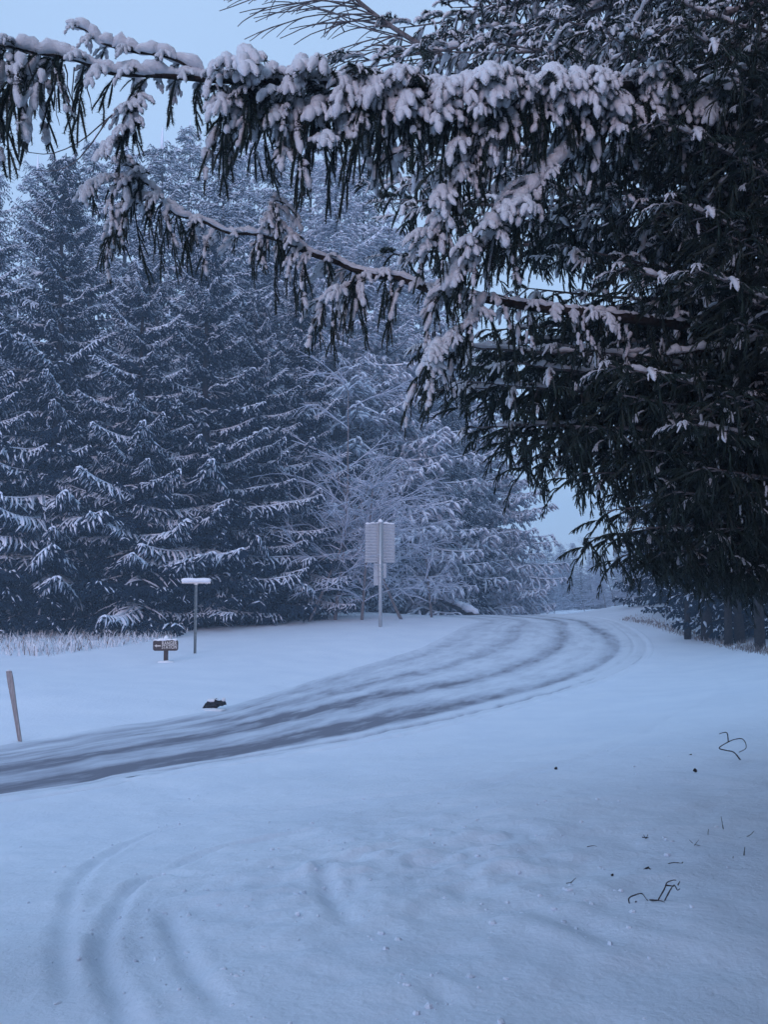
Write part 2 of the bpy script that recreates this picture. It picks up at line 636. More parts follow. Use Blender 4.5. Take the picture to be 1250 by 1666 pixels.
litter_x = np.interp(gy, [0, 20, 30, 36, 45, 60, 75, 90], [40, 30, 20, 13.6, 14.9, 16.6, 19, 24])
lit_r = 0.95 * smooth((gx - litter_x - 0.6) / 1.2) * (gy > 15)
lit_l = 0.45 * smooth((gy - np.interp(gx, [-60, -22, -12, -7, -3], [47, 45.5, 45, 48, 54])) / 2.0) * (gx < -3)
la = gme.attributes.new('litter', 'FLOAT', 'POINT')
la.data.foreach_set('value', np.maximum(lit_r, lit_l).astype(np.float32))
pa_ = gme.attributes.new('packed', 'FLOAT', 'POINT')
pa_.data.foreach_set('value', np.clip(packed * (1 + 1.2 * vnoise(gx, gy, 0.3, 14)), 0, 1).astype(np.float32))
link('ground', gme, kind='structure')

# ------------------------------------------------------------------ road
U = np.concatenate([np.linspace(0, 0.12, 31)[:-1], np.linspace(0.12, 1, 54)])
nv = len(near_l)
# finer lengthwise where it is near
V3 = near_l[:, None, :] * (1 - U)[None, :, None] + far_l[:, None, :] * U[None, :, None]
RX, RY = V3[..., 0], V3[..., 1]
UU = np.broadcast_to(U[None, :], RX.shape)
SS = np.broadcast_to(near_s[:, None], RX.shape)
# how the ruts wander between the edges along the road
MY = np.broadcast_to(((near_l[:, 1] + far_l[:, 1]) / 2)[:, None], RX.shape)
prog = smooth((MY - 17) / 14.0)
far_p = smooth((MY - 37) / 11.0)
r1 = 0.20 - 0.07 * prog + 0.10 * far_p + 0.015 * vnoise(SS, SS * 0, 7, 31)
r2 = 0.52 - 0.12 * prog + 0.02 * vnoise(SS, SS * 0, 9, 32)
r3 = 0.72 - 0.06 * prog + 0.03 * vnoise(SS, SS * 0, 8, 33)
r4 = 0.90 + 0.02 * vnoise(SS, SS * 0, 8, 34)
band = lambda c, w: np.exp(-((UU - c) / w) ** 2)
slush = (0.76 - 0.12 * prog) * band(r1, 0.085 - 0.04 * prog) + (0.80 - 0.08 * prog) * band(r2, 0.085 - 0.035 * prog) + 0.42 * band(r3, 0.08 - 0.03 * prog) + 0.32 * band(r4, 0.06)
slush = slush + 0.25 * vnoise(RX, RY, 1.1, 35) + 0.36 * vnoise(UU * 42, SS * 0.22, 1.0, 38) + 0.27 - 0.13 * prog
slush = slush + 0.30 * smooth((0.62 - UU) / 0.4) * (1 - prog)
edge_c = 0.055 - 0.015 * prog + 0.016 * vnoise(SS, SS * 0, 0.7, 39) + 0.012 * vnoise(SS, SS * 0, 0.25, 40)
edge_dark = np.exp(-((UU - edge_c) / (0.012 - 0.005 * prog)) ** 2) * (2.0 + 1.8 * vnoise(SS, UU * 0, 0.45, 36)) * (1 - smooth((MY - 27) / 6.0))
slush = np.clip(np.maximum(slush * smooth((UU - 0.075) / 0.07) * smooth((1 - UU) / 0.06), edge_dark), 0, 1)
RZ = base_h(RY) - 0.045 * np.clip(slush, 0, 1) * smooth(UU / 0.03) + 0.02 * vnoise(RX, RY, 0.5, 37) + 0.012
RZ = RZ + 0.03 * smooth((0.052 - UU) / 0.02) - 0.035 * np.clip(edge_dark, 0, 1) + 0.02 * smooth((UU - 0.055) / 0.01) * smooth((0.10 - UU) / 0.04)
RZ[:, -1] -= 0.05
mb = MB()
nu = len(U)
ii = (np.arange(nv - 1)[:, None] * nu + np.arange(nu - 1)[None, :])
quads = np.stack([ii, ii + nu, ii + nu + 1, ii + 1], -1).reshape(-1, 4)
mb.add(np.stack([RX, RY, RZ], -1).reshape(-1, 3), quads[:, ::-1], 0, True)
me = mb.mesh('road', [M['road']])
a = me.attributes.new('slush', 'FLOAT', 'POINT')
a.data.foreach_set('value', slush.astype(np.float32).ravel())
uvl = me.uv_layers.new(name='UVMap')
lv = np.zeros(len(me.loops), np.int32); me.loops.foreach_get('vertex_index', lv)
uvl.data.foreach_set('uv', np.stack([UU.ravel()[lv], SS.ravel()[lv]], 1).astype(np.float32).ravel())
link('road', me, kind='structure')

# low crumbled ridge that the plough left along the near edge
mb = MB()
sl = np.linspace(0, near_s[-1] * 0.80, 1500)
cx = np.interp(sl, near_s, near_l[:, 0]); cyy = np.interp(sl, near_s, near_l[:, 1])
tx, ty = np.gradient(cx), np.gradient(cyy)
ln = np.hypot(tx, ty); nxn, nyn = ty / ln, -tx / ln            # to the right = the camera's side
offs = np.array([-0.07, -0.03, 0.02, 0.08, 0.16, 0.28, 0.42])
hgt = np.array([-0.06, 0.012, 0.022, 0.026, 0.018, -0.01, -0.12])
jag = vnoise(sl, sl * 0, 0.28, 41) + 0.8 * vnoise(sl, sl * 0, 0.9, 42)
rows = []
for o_, h_ in zip(offs, hgt):
    ox = o_ + 0.10 * jag * (o_ < 0.1)
    X = cx + nxn * ox; Y = cyy + nyn * ox
    fade = 1 - 0.9 * smooth((cyy - 28) / 5.0)
    Z = base_h(Y) + 0.03 + h_ * fade * (1 + 1.1 * jag)  + 0.02 * vnoise(X, Y, 0.15, 43) + (0.04 if 0.1 < o_ < 0.4 else 0)
    rows.append(np.stack([X, Y, Z], 1))
P = np.stack(rows, 1)
nn, mm = P.shape[:2]
ii = (np.arange(nn - 1)[:, None] * mm + np.arange(mm - 1)[None, :])
mb.add(P.reshape(-1, 3), np.stack([ii, ii + 1, ii + mm + 1, ii + mm], -1).reshape(-1, 4), 0, True)
link('snow_bank', mb.mesh('snow_bank', [M['ground']]), kind='structure')

# ------------------------------------------------------------------ spruce sprays seen close
def rot_basis(T):
    up = np.array([0, 0, 1.0])
    A = np.cross(T, up)
    bad = np.linalg.norm(A, axis=-1) < 0.1
    if np.any(bad):
        A = np.where(bad[..., None], np.cross(T, np.array([0.2, 1.0, 0.0])), A)
    A = A / (np.linalg.norm(A, axis=-1, keepdims=True) + 1e-9)
    return A, np.cross(A, T)


def needles_on(mb, P, count, length, width, mat, spread=0.75, rg=rng):
    """COUNT needle triangles set all round a twig polyline."""
    P = np.asarray(P, float)
    n = len(P)
    t = rg.random(count) * (n - 1.001)
    i = t.astype(int); f = (t - i)[:, None]
    p = P[i] * (1 - f) + P[i + 1] * f
    T = P[i + 1] - P[i]; T /= np.linalg.norm(T, axis=1)[:, None] + 1e-9
    A, B = rot_basis(T)
    an = rg.random(count)[:, None] * 2 * PI
    Rr = A * np.cos(an) + B * np.sin(an)
    D = T * (1 - spread) + Rr * spread
    D /= np.linalg.norm(D, axis=1)[:, None]
    L = length * (0.7 + 0.6 * rg.random(count))[:, None]
    side = np.cross(D, T + 0.01); side /= np.linalg.norm(side, axis=1)[:, None] + 1e-9
    v = np.stack([p - side * width / 2, p + side * width / 2, p + D * L], 1).reshape(-1, 3)
    k = np.arange(count) * 3
    mb.add(v, np.stack([k, k + 1, k + 2], 1), mat, False)


def snow_on(mb, P, r, mat, rg=rng, step=0.016, sides=7, lift=0.55, squash=0.85):
    """A knobbly roll of snow lying along a twig polyline."""
    P = np.asarray(P, float)
    s = np.concatenate([[0], np.cumsum(np.linalg.norm(np.diff(P, axis=0), axis=1))])
    n = max(5, int(s[-1] / step))
    t = np.linspace(0, s[-1], n)
    e0 = np.array([0.0, 0.10, 0.3]) * r
    t = np.unique(np.concatenate([e0, t[1:-1], s[-1] - e0]))
    t = t[(t >= 0) & (t <= s[-1])]
    n = len(t)
    Q = np.stack([np.interp(t, s, P[:, k]) for k in range(3)], 1)
    m_ = max(3, int(s[-1] / (1.5 * r)) + 3)
    bump = np.interp(t, np.linspace(0, s[-1], m_), rg.random(m_)) * 0.66 + 0.34 * rg.random(n)
    rad = r * (0.42 + 1.1 * bump)
    x = np.clip(np.minimum(t, s[-1] - t) / (r * 1.1), 0, 1)
    rad = rad * np.clip(np.sqrt(1 - (1 - x) ** 2), 0.06, 1)
    wob = np.stack([np.interp(t, np.linspace(0, s[-1], m_), rg.random(m_) - 0.5) for _ in range(3)], 1)
    Q = Q + wob * r * 0.55 + np.stack([np.zeros(n), np.zeros(n), lift * rad], 1)
    mb.tube(Q, rad, sides, mat, True, squash, cap=False)


def curve(p0, d0, L, n, droop, wob=0.0, rg=rng):
    """A twig that starts along d0 and bends towards the ground."""
    d = np.array(d0, float); d /= np.linalg.norm(d)
    P = [np.array(p0, float)]
    for i in range(n):
        P.append(P[-1] + d * L / n)
        d = d + np.array([0, 0, -droop / n]) + (rg.random(3) - 0.5) * wob
        d /= np.linalg.norm(d)
    return np.array(P)


def shoot(mb, tw, fine, rg, core=0.0065):
    """Needles round a twig: a dense furry core and the points that stand out of it."""
    k = tw[::2] if len(tw) > 4 else tw
    if len(tw) > 4 and len(tw) % 2 == 0:
        k = np.vstack([k, tw[-1:]])
    L = np.linalg.norm(np.diff(tw, axis=0), axis=1).sum()
    rr = np.full(len(k), core * (1.0 if fine > 0.8 else 1.45)) * (0.8 + 0.4 * rg.random(len(k))); rr[-1] *= 0.3; rr[0] *= 0.6
    mb.tube(k, rr, 4 if fine > 0.8 else 3, 0, False, cap=False)
    needles_on(mb, tw, int((620 if fine > 0.8 else 480) * L * fine), 0.022 if fine > 0.8 else 0.026, 0.0050 / max(fine, 0.6) ** 0.5, 0, 0.72, rg)


def spray(kind, rg, size=1.0, fine=1.0, snowy=True):
    if kind == 'comb':
        kind, snowy = 'fan', False
    """kind: 'finger' = snow-laden side shoot, 'tassel' = dark hanging shoot, 'patch' = hanging shoot with clods of snow.
    Material slots: 0 needles, 1 snow, 2 twig."""
    mb = MB()
    if kind == 'fan':
        L = (0.28 + 0.18 * rg.random()) * size
        main = curve((0, 0, 0), (1, 0, 0.05), L, 7, 0.5 + 0.8 * rg.random(), 0.10, rg)
    elif kind == 'finger':
        L = (0.20 + 0.20 * rg.random()) * size
        main = curve((0, 0, 0), (1, 0, 0.15), L, 7, 1.2 + 1.1 * rg.random(), 0.14, rg)
    else:
        L = (0.26 + 0.36 * rg.random()) * size
        main = curve((0, 0, 0), (0.55, 0, -0.5), L, 9, 3.0, 0.10, rg)
    shoot(mb, main, fine, rg)
    n_side = int((3 + 4 * rg.random()) * (1 if kind == 'finger' else 1.3)) + (3 if kind == 'fan' else 0)
    if kind == 'fan' and snowy and rg.random() < 0.8:
        snow_on(mb, main, 0.014, 1, rg, 0.018, 5)
    if kind == 'finger':
        snow_on(mb, main, 0.0225 * (0.8 + 0.4 * rg.random()), 1, rg)
    for k in range(n_side):
        f = 0.15 + 0.70 * (k + rg.random() * 0.6) / n_side
        i = int(f * (len(main) - 1))
        T = main[min(i + 1, len(main) - 1)] - main[max(i - 1, 0)]
        T /= np.linalg.norm(T)
        A, B = rot_basis(T)
        sgn = 1 if k % 2 else -1
        if kind in ('finger', 'fan'):
            d = T * 0.8 + A * sgn * (0.45 + 0.4 * rg.random()) + np.array([0, 0, -0.15])
            l = (0.09 + 0.10 * rg.random()) * size * (1.15 - 0.5 * f)
            tw = curve(main[i], d, l, 5, 1.0, 0.15, rg)
        else:
            an = rg.random() * 2 * PI
            d = T * 0.9 + (A * math.cos(an) + B * math.sin(an)) * 0.45
            l = (0.09 + 0.13 * rg.random()) * size
            tw = curve(main[i], d, l, 5, 1.6, 0.1, rg)
        shoot(mb, tw, fine, rg)
        if kind == 'finger' and rg.random() < 0.92:
            snow_on(mb, tw, 0.0185 * (0.7 + 0.7 * rg.random()), 1, rg, 0.012)
        elif kind == 'fan' and snowy and rg.random() < 0.7:
            snow_on(mb, tw, 0.011 * (0.75 + 0.6 * rg.random()), 1, rg, 0.018, 5)
        elif kind == 'patch' and rg.random() < 0.6:
            a0 = int(rg.integers(0, 2))
            snow_on(mb, tw[a0:a0 + 3 + int(rg.integers(0, 2))], 0.019 * (0.7 + 0.7 * rg.random()), 1, rg, 0.016, 6)
    if kind == 'patch':
        for q in range(2):
            a0 = int(rg.integers(0, 6)); snow_on(mb, main[a0:a0 + 3], 0.024 * (0.7 + 0.6 * rg.random()), 1, rg)
    return mb


SPR_M = [M['needles'], M['snow'], M['twig']]
sprays, spray_me = {}, {}
for kind, n in (('finger', 9), ('tassel', 8), ('patch', 7), ('fan', 6)):
    sprays[kind] = [spray(kind, np.random.default_rng(100 + 13 * i + len(kind)), 1.0) for i in range(n)]
    spray_me[kind] = [s.mesh('hanging_spray', SPR_M) for s in sprays[kind]]
# leaner ones that are joined into whole boughs
lean = {}
for kind, n in (('finger', 6), ('tassel', 6), ('patch', 5), ('fan', 5), ('comb', 5)):
    lean[kind] = [spray(kind, np.random.default_rng(400 + 17 * i + len(kind)), 1.0, 0.40) for i in range(n)]


def mat_of(loc, rz, tilt=0.0, s=1.0, roll=0.0):
    return Matrix.Translation(Vector(loc)) @ Euler((roll, tilt, rz)).to_matrix().to_4x4() @ Matrix.Diagonal((s, s, s, 1))


NEAR_L = 4.0


def near_bough(seed, snowiness, fan=0.5):
    """A whole drooping bough along +X, NEAR_L metres long, tip at the far end."""
    rg = np.random.default_rng(seed)
    mb = MB()
    t = np.linspace(0, 1, 22)
    ax = np.stack([t * NEAR_L, 0.10 * np.sin(t * 5 + seed), -0.26 * np.sin(t * PI)], 1)
    mb.tube(ax, 0.034 * (1 - t) ** 0.8 + 0.004, 6, 2, True)
    if snowiness > 0.1:
        k = 0
        while k < 18:
            w = int(2 + rg.integers(0, 4))
            if rg.random() < 0.4 + snowiness * 0.5:
                snow_on(mb, ax[k:k + w + 1], 0.032 * (0.7 + snowiness * 0.5), 1, rg, 0.03, 6, 0.9)
            k += w
    n2 = 40
    for k in range(n2):
        f = 0.16 + 0.84 * k / (n2 - 1)
        p = np.array([np.interp(f, t, ax[:, q]) for q in range(3)])
        sgn = 1 if k % 2 else -1
        L = (0.28 + 0.75 * (1 - f) ** 0.7) * (0.65 + 0.5 * rg.random()) * (0.6 + 0.4 * min(1, f / 0.3))
        ang = R(48 + 22 * rg.random())
        d = (math.cos(ang), sgn * math.sin(ang), 0.12 - 0.4 * rg.random())
        sec = curve(p, d, L, 7, 0.55 + 0.7 * rg.random(), 0.10, rg)
        mb.tube(sec, np.linspace(0.009, 0.003, len(sec)), 4, 2, True)
        shoot(mb, sec[2:], 0.4, rg, 0.008)
        if rg.random() < snowiness:
            snow_on(mb, sec[1:], 0.024 * (0.7 + 0.6 * rg.random()), 1, rg, 0.022, 6)
        nt_ = max(2, int(L / 0.115))
        for q in range(nt_):
            ff = 0.15 + 0.85 * (q + rg.random() * 0.5) / nt_
            j = min(int(ff * 7), 7)
            u = rg.random()
            kd = 'finger' if u < snowiness * 0.5 else ('patch' if u < snowiness * 0.65 else (('fan' if rg.random() < snowiness * 2.6 else 'comb') if rg.random() < fan else 'tassel'))
            yaw = math.atan2(d[1], d[0]) + (rg.random() - 0.5) * 2.4
            mb.merge(lean[kd][int(rg.integers(0, len(lean[kd])))],
                     mat_of(sec[j], yaw, (rg.random() - 0.5) * 0.7, 0.40 + 0.42 * rg.random(), (rg.random() - 0.5) * 0.5))
    return mb.mesh('bough', SPR_M)


bough_me = [near_bough(51, 0.55, 0.85), near_bough(52, 0.36, 0.8), near_bough(53, 0.22, 0.65), near_bough(54, 0.13, 0.55), near_bough(55, 0.05, 0.45)]

# ------------------------------------------------------------------ the near spruce
TX, TY = 4.55, 7.6
tz = gz(TX, TY)
spruce = thing('spruce_tree', 'large dark spruce nearest the camera, snow-laden boughs hanging over the right side', 'tree', (TX, TY, tz))
INV = Matrix.Translation((-TX, -TY, -tz))


def local(p):
    return Vector(p) - Vector((TX, TY, tz))


mb = MB()
h = np.linspace(0, 17, 30)
mb.tube(np.stack([0.05 * np.sin(h), 0.05 * np.cos(h * 0.7), h - 0.3], 1), 0.34 * (1 - h / 18.0) ** 0.8 + 0.03, 14, 0, True)
link('trunk', mb.mesh('trunk', [M['bark']]), spruce)


def hero_bough(pix, radii, plan, seed, snow_r=0.035, snow_from=0):
    """One bough drawn from its joints; its shoots are objects of their own."""
    rg = np.random.default_rng(seed)
    ctrl = [np.array(local(at(*q))) for q in pix]
    P = catmull(ctrl, 70)
    n = len(P)
    mb = MB()
    rad = np.interp(np.linspace(0, 1, n), np.linspace(0, 1, len(radii)), radii)
    mb.tube(P, rad, 8, 0, True)
    wood = link('bough', mb.mesh('bough', [M['bark']]), spruce)
    sm = MB()
    for rep in range(2):
        k = snow_from
        while k < n - 2:
            w = int(rg.integers(5, 12))
            seg = P[k:min(k + w + 2, n)] + np.array([0, (rep - 0.5) * 0.03, 0])
            if len(seg) > 2 and rg.random() < 0.93:
                snow_on(sm, seg, snow_r * (0.8 + 0.5 * rg.random()), 1, rg, 0.018, 8, 0.8, 0.9)
            k += w
    so = link('snow', sm.mesh('snow', SPR_M), wood)
    s = np.concatenate([[0], np.cumsum(np.linalg.norm(np.diff(P, axis=0), axis=1))])
    for kind, f0, f1, count, smin, smax, zoff in plan:
        for q in range(count):
            f = f0 + (f1 - f0) * (q + rg.random()) / count
            p = np.array([np.interp(f * s[-1], s, P[:, c]) for c in range(3)])
            T = np.array([np.interp(min(f + 0.01, 1) * s[-1], s, P[:, c]) for c in range(3)]) - p
            base = math.atan2(T[1], T[0])
            side = 1 if rg.random() < 0.66 else -1       # more shoots on the open side towards the viewer
            yaw = base + side * R(60 + 50 * (rg.random() - 0.5)) + (0 if side > 0 else 0)
            me = spray_me[kind][int(rg.integers(0, len(spray_me[kind])))]
            sc = smin + (smax - smin) * rg.random()
            link('hanging_spray', me, wood, p + np.array([0, (rg.random() - 0.5) * 0.16 if zoff < -0.09 else 0, zoff * (rg.random() - (0.0 if zoff < -0.09 else 0.3))]),
                 ((rg.random() - 0.5) * 0.5, (rg.random() - 0.35) * 0.5, yaw), (sc, sc, sc * (0.9 + 0.3 * rg.random())))
    return wood, P


# bough 1: the long snow-laden one that crosses the top of the picture
b1 = [(1500, 230, 7.5), (1250, 165, 6.7), (1080, 140, 6.2), (920, 142, 5.85), (760, 142, 5.55), (600, 136, 5.35), (470, 132, 5.2), (360, 130, 5.1), (260, 122, 5.0), (180, 118, 4.95), (120, 96, 4.9), (60, 86, 4.85), (0, 74, 4.8), (-90, 70, 4.75)]
hero_bough(b1, [0.06, 0.045, 0.035, 0.028, 0.02, 0.014, 0.008, 0.005], [
    ('finger', 0.18, 0.80, 110, 0.8, 1.3, 0.04),
    ('finger', 0.30, 0.80, 70, 0.8, 1.4, -0.22),
    ('finger', 0.22, 0.80, 44, 0.6, 1.1, -0.48),
    ('patch', 0.14, 0.80, 95, 0.7, 1.2, -0.14),
    ('tassel', 0.10, 0.80, 175, 0.6, 1.15, -0.20), ('fan', 0.15, 0.8, 40, 0.7, 1.1, -0.12),
    ('tassel', 0.80, 0.93, 8, 0.7, 1.0, -0.02),
    ('patch', 0.92, 1.0, 16, 0.8, 1.2, -0.04), ('tassel', 0.92, 1.0, 8, 0.9, 1.3, -0.04),
    ('finger', 0.80, 1.0, 18, 0.45, 0.85, 0.0),
], 1, 0.031)
hero_bough([(232, 140, 4.98), (218, 180, 4.95), (205, 220, 4.93), (190, 245, 4.92)], [0.008, 0.006, 0.003],
           [('finger', 0.15, 1.0, 10, 0.5, 0.8, 0.0), ('tassel', 0.0, 0.8, 5, 0.6, 0.9, 0.0)], 21, 0.026)
# its forked upper tip
hero_bough([(330, 118, 5.06), (270, 92, 5.0), (215, 84, 4.98), (165, 70, 4.95), (140, 50, 4.93), (108, 40, 4.9)], [0.010, 0.008, 0.005, 0.003],
           [('finger', 0.1, 1.0, 9, 0.35, 0.6, 0.0)], 2, 0.030)
# bough 2: bare dark limb lower down, snowy twigs towards its tip
b2 = [(1520, 560, 7.6), (1250, 546, 6.9), (1120, 530, 6.55), (1000, 514, 6.25), (880, 500, 6.0), (770, 482, 5.85), (715, 476, 5.75), (650, 452, 5.7), (600, 446, 5.63), (545, 424, 5.6), (505, 412, 5.52), (460, 392, 5.5), (415, 380, 5.45), (372, 378, 5.43), (330, 360, 5.4), (285, 348, 5.35), (262, 322, 5.3)]
hero_bough(b2, [0.055, 0.042, 0.034, 0.028, 0.022, 0.016, 0.011, 0.006], [
    ('finger', 0.50, 1.0, 34, 0.35, 0.72, 0.02),
    ('patch', 0.36, 0.98, 22, 0.45, 0.85, 0.0),
    ('tassel', 0.22, 1.0, 40, 0.45, 0.9, 0.0),
], 3, 0.019)
# forks at its tip, and one that stands up half way along
for i_, (pp_, nf, npp, nt2) in enumerate([
    ([(300, 352, 5.37), (262, 322, 5.33), (225, 330, 5.3), (192, 362, 5.28), (182, 385, 5.27)], 7, 4, 6),
    ([(262, 322, 5.33), (240, 300, 5.3), (205, 290, 5.28), (165, 298, 5.26), (145, 302, 5.25)], 7, 2, 4),
    ([(240, 300, 5.3), (215, 272, 5.28), (190, 268, 5.26)], 5, 1, 2),
    ([(500, 410, 5.52), (462, 372, 5.48), (440, 345, 5.46), (450, 318, 5.45)], 8, 3, 6),
    ([(600, 446, 5.63), (560, 470, 5.58), (520, 492, 5.55)], 4, 5, 6)]):
    hero_bough(pp_, [0.008, 0.006, 0.003], [('finger', 0.2, 1.0, nf, 0.4, 0.75, 0.0), ('patch', 0.1, 1, npp, 0.5, 0.8, 0), ('tassel', 0.0, 1, nt2, 0.5, 0.8, 0)], 30 + i_, 0.021)
# short limbs below and the hanging snowy clumps in the middle
hero_bough([(1250, 552, 6.6), (1170, 566, 6.5), (1085, 578, 6.4)], [0.02, 0.016, 0.008], [('tassel', 0.2, 1, 5, 0.6, 0.9, 0)], 4, 0.028)
hero_bough([(985, 215, 6.0), (905, 270, 5.8), (850, 325, 5.7), (800, 385, 5.6), (755, 440, 5.55), (720, 475, 5.5)], [0.02, 0.016, 0.012, 0.005],
           [('finger', 0.25, 1.0, 26, 0.6, 1.05, 0.03), ('patch', 0.3, 1, 10, 0.6, 0.9, 0), ('tassel', 0.1, 1, 12, 0.6, 1.0, 0)], 5, 0.042)
hero_bough([(800, 180, 5.8), (765, 250, 5.6), (735, 320, 5.55), (708, 380, 5.5), (690, 415, 5.48)], [0.014, 0.01, 0.004],
           [('finger', 0.2, 1.0, 16, 0.6, 1.0, 0.03), ('patch', 0.2, 1, 8, 0.6, 0.9, 0), ('tassel', 0.1, 1, 8, 0.6, 0.9, 0)], 6, 0.036)
hero_bough([(790, 480, 5.7), (760, 530, 5.6), (715, 565, 5.5), (692, 600, 5.45)], [0.012, 0.008, 0.004],
           [('finger', 0.2, 1.0, 9, 0.5, 0.8, 0.0), ('patch', 0.2, 1, 7, 0.6, 0.9, 0), ('tassel', 0.1, 1, 7, 0.6, 0.9, 0)], 7, 0.028)

# the other boughs: copies of five kinds, from the trunk out to where each tip hangs
tips = [  # photograph pixel of the tip, depth, height of the joint above the tip, kind
    (560, 95, 8.2, 1.2, 0), (640, 40, 8.6, 1.0, 0), (700, 75, 7.6, 0.8, 0), (735, 5, 8.0, 0.9, 0), (800, 60, 7.0, 0.6, 0), (790, -60, 7.6, 0.8, 0),
    (860, 110, 6.4, 0.4, 1), (900, 20, 6.6, 0.6, 0), (880, -90, 7.2, 0.8, 1), (980, 60, 5.8, 0.4, 1), (1010, -40, 6.2, 0.5, 1), (1090, 40, 5.6, 0.3, 3),
    (960, 190, 6.2, 0.3, 1), (900, 250, 6.6, 0.4, 2), (1060, 200, 5.8, 0.3, 3), (820, 300, 7.0, 0.4, 1), (760, 350, 7.2, 0.5, 2), (640, 330, 7.6, 0.6, 2), (600, 250, 7.8, 0.7, 1),
    (980, 330, 6.4, 0.3, 2), (1080, 330, 5.8, 0.2, 3), (900, 400, 6.8, 0.3, 2), (1000, 440, 6.0, 0.3, 3), (840, 470, 7.2, 0.5, 2), (1120, 440, 5.7, 0.2, 3),
    (690, 560, 7.0, 0.6, 3), (760, 620, 6.8, 0.6, 3), (700, 640, 7.4, 0.8, 3), (820, 590, 6.6, 0.5, 3), (900, 560, 6.4, 0.4, 3), (980, 600, 6.0, 0.3, 3),
    (770, 700, 7.4, 0.8, 3), (850, 690, 6.8, 0.7, 4), (930, 690, 6.4, 0.5, 4), (1010, 640, 6.0, 0.4, 4), (860, 745, 7.2, 0.9, 4), (940, 770, 6.8, 0.8, 4), (1040, 730, 6.2, 0.5, 4), (1100, 690, 5.9, 0.4, 3),
    (985, 830, 6.8, 0.9, 4), (960, 875, 7.0, 1.0, 4), (1030, 860, 6.6, 0.8, 4), (1010, 905, 7.2, 1.1, 4), (1080, 900, 6.8, 0.9, 4), (1100, 800, 6.2, 0.6, 4), (1150, 760, 5.9, 0.5, 4), (1130, 920, 7.0, 0.9, 4), (1170, 860, 6.4, 0.7, 4), (1200, 930, 6.9, 0.8, 4),
    (1180, 640, 5.7, 0.3, 4), (1200, 520, 5.7, 0.2, 4), (1190, 380, 5.7, 0.2, 4), (1200, 250, 5.6, 0.2, 4), (1190, 120, 5.6, 0.2, 4), (1220, 20, 5.6, 0.2, 4),
    (1150, 560, 8.6, 0.2, 4), (1080, 480, 9.2, 0.3, 3), (1000, 540, 9.6, 0.4, 4), (1100, 620, 9.4, 0.4, 4), (1060, 700, 9.8, 0.6, 4), (1120, 780, 9.6, 0.6, 4), (1050, 380, 9.4, 0.3, 3), (1000, 270, 9.6, 0.4, 2), (1090, 230, 9.0, 0.2, 3), (1000, 120, 9.4, 0.4, 2), (940, 10, 9.6, 0.5, 1),
    (1090, 110, 9.0, 0.2, 3), (1150, 300, 8.8, 0.2, 4), (1170, 420, 8.8, 0.2, 4), (1160, 700, 9.0, 0.4, 4), (1210, 600, 8.8, 0.3, 4), (1180, 180, 8.8, 0.2, 4), (1130, -20, 9.0, 0.2, 4), (720, 610, 8.2, 0.9, 3), (800, 650, 8.0, 0.9, 4), (880, 640, 7.6, 0.7, 4), (830, 720, 7.9, 1.0, 4), (900, 720, 7.5, 0.9, 4), (960, 650, 7.2, 0.6, 4), (980, 740, 7.0, 0.7, 4), (1010, 790, 7.4, 0.9, 4), (1060, 820, 7.6, 1.0, 4),
    (1100, 925, 7.6, 1.2, 4), (1150, 930, 7.4, 1.1, 4), (1060, 915, 7.8, 1.2, 4), (1210, 930, 7.4, 1.1, 4), (1220, 800, 6.2, 0.6, 4), (1220, 700, 6.0, 0.4, 4), (1130, 620, 6.4, 0.4, 4), (1060, 560, 6.6, 0.4, 4), (1230, 440, 6.2, 0.2, 4), (1220, 310, 6.4, 0.2, 4), (1230, 180, 6.2, 0.2, 4), (1180, 60, 6.6, 0.2, 4),
    (1110, 860, 9.4, 0.9, 4), (1170, 800, 9.8, 0.8, 4), (1220, 880, 9.6, 0.9, 4), (1200, 960, 9.4, 1.2, 4), (1130, 940, 9.2, 1.2, 4), (1240, 660, 9.4, 0.5, 4), (1240, 480, 9.4, 0.3, 4), (800, 540, 8.6, 0.6, 3), (870, 515, 8.7, 0.5, 3), (930, 530, 8.5, 0.5, 3), (750, 570, 8.8, 0.7, 3), (690, 350, 8.6, 0.7, 2), (650, 420, 8.6, 0.8, 2), (820, 400, 8.8, 0.5, 2), (610, 300, 8.8, 0.9, 1), (940, 590, 9.2, 0.6, 4), (880, 560, 8.8, 0.6, 3),
]
lr = random.Random(5)
n_b = 0
trunk_axis = lambda z: Vector((TX, TY, z))
for (px, py, d, dz, k) in tips:
    tip = at(px, py, d)
    root = trunk_axis(tip.z + dz)
    v = tip - root
    L = v.length
    sc = L / NEAR_L
    yaw = math.atan2(v.y, v.x); pit = math.asin(max(-1, min(1, v.z / L)))
    link('bough', bough_me[k], spruce, root - Vector((TX, TY, tz)), Euler((lr.uniform(-0.25, 0.25), -pit, yaw)), (sc, max(0.75, min(1.1, sc)), max(0.75, min(1.0, sc))))
    n_b += 1
# and round the sides and crown that the picture does not show, which shade the ground
for i in range(90):
    zz = 5.5 + i * 0.12
    az = i * 2.39996
    if abs(((az - PI + PI) % (2 * PI)) - PI) < 1.0 and zz < 8.6:
        continue
    L = max(0.8, 5.4 * (1 - (zz - 5) / 13.5))
    if -2.9 < math.atan2(math.sin(az), math.cos(az)) < -1.7 and zz < 6.4:
        continue
    sc = L / NEAR_L
    link('bough', bough_me[i % 4], spruce, (0, 0, zz), Euler((lr.uniform(-.2, .2), R(12), az)), (sc, max(0.6, sc), max(0.6, sc)))

for i in range(16):  # low boughs out of view, added to shade the ground at the right
    az = R(-95 + i * 9.5)
    link('bough', bough_me[2 + i % 2], spruce, (0, 0, 2.3 + 0.35 * (i * 7 % 8)), Euler((0, R(8), az)), (0.75, 0.9, 0.8))

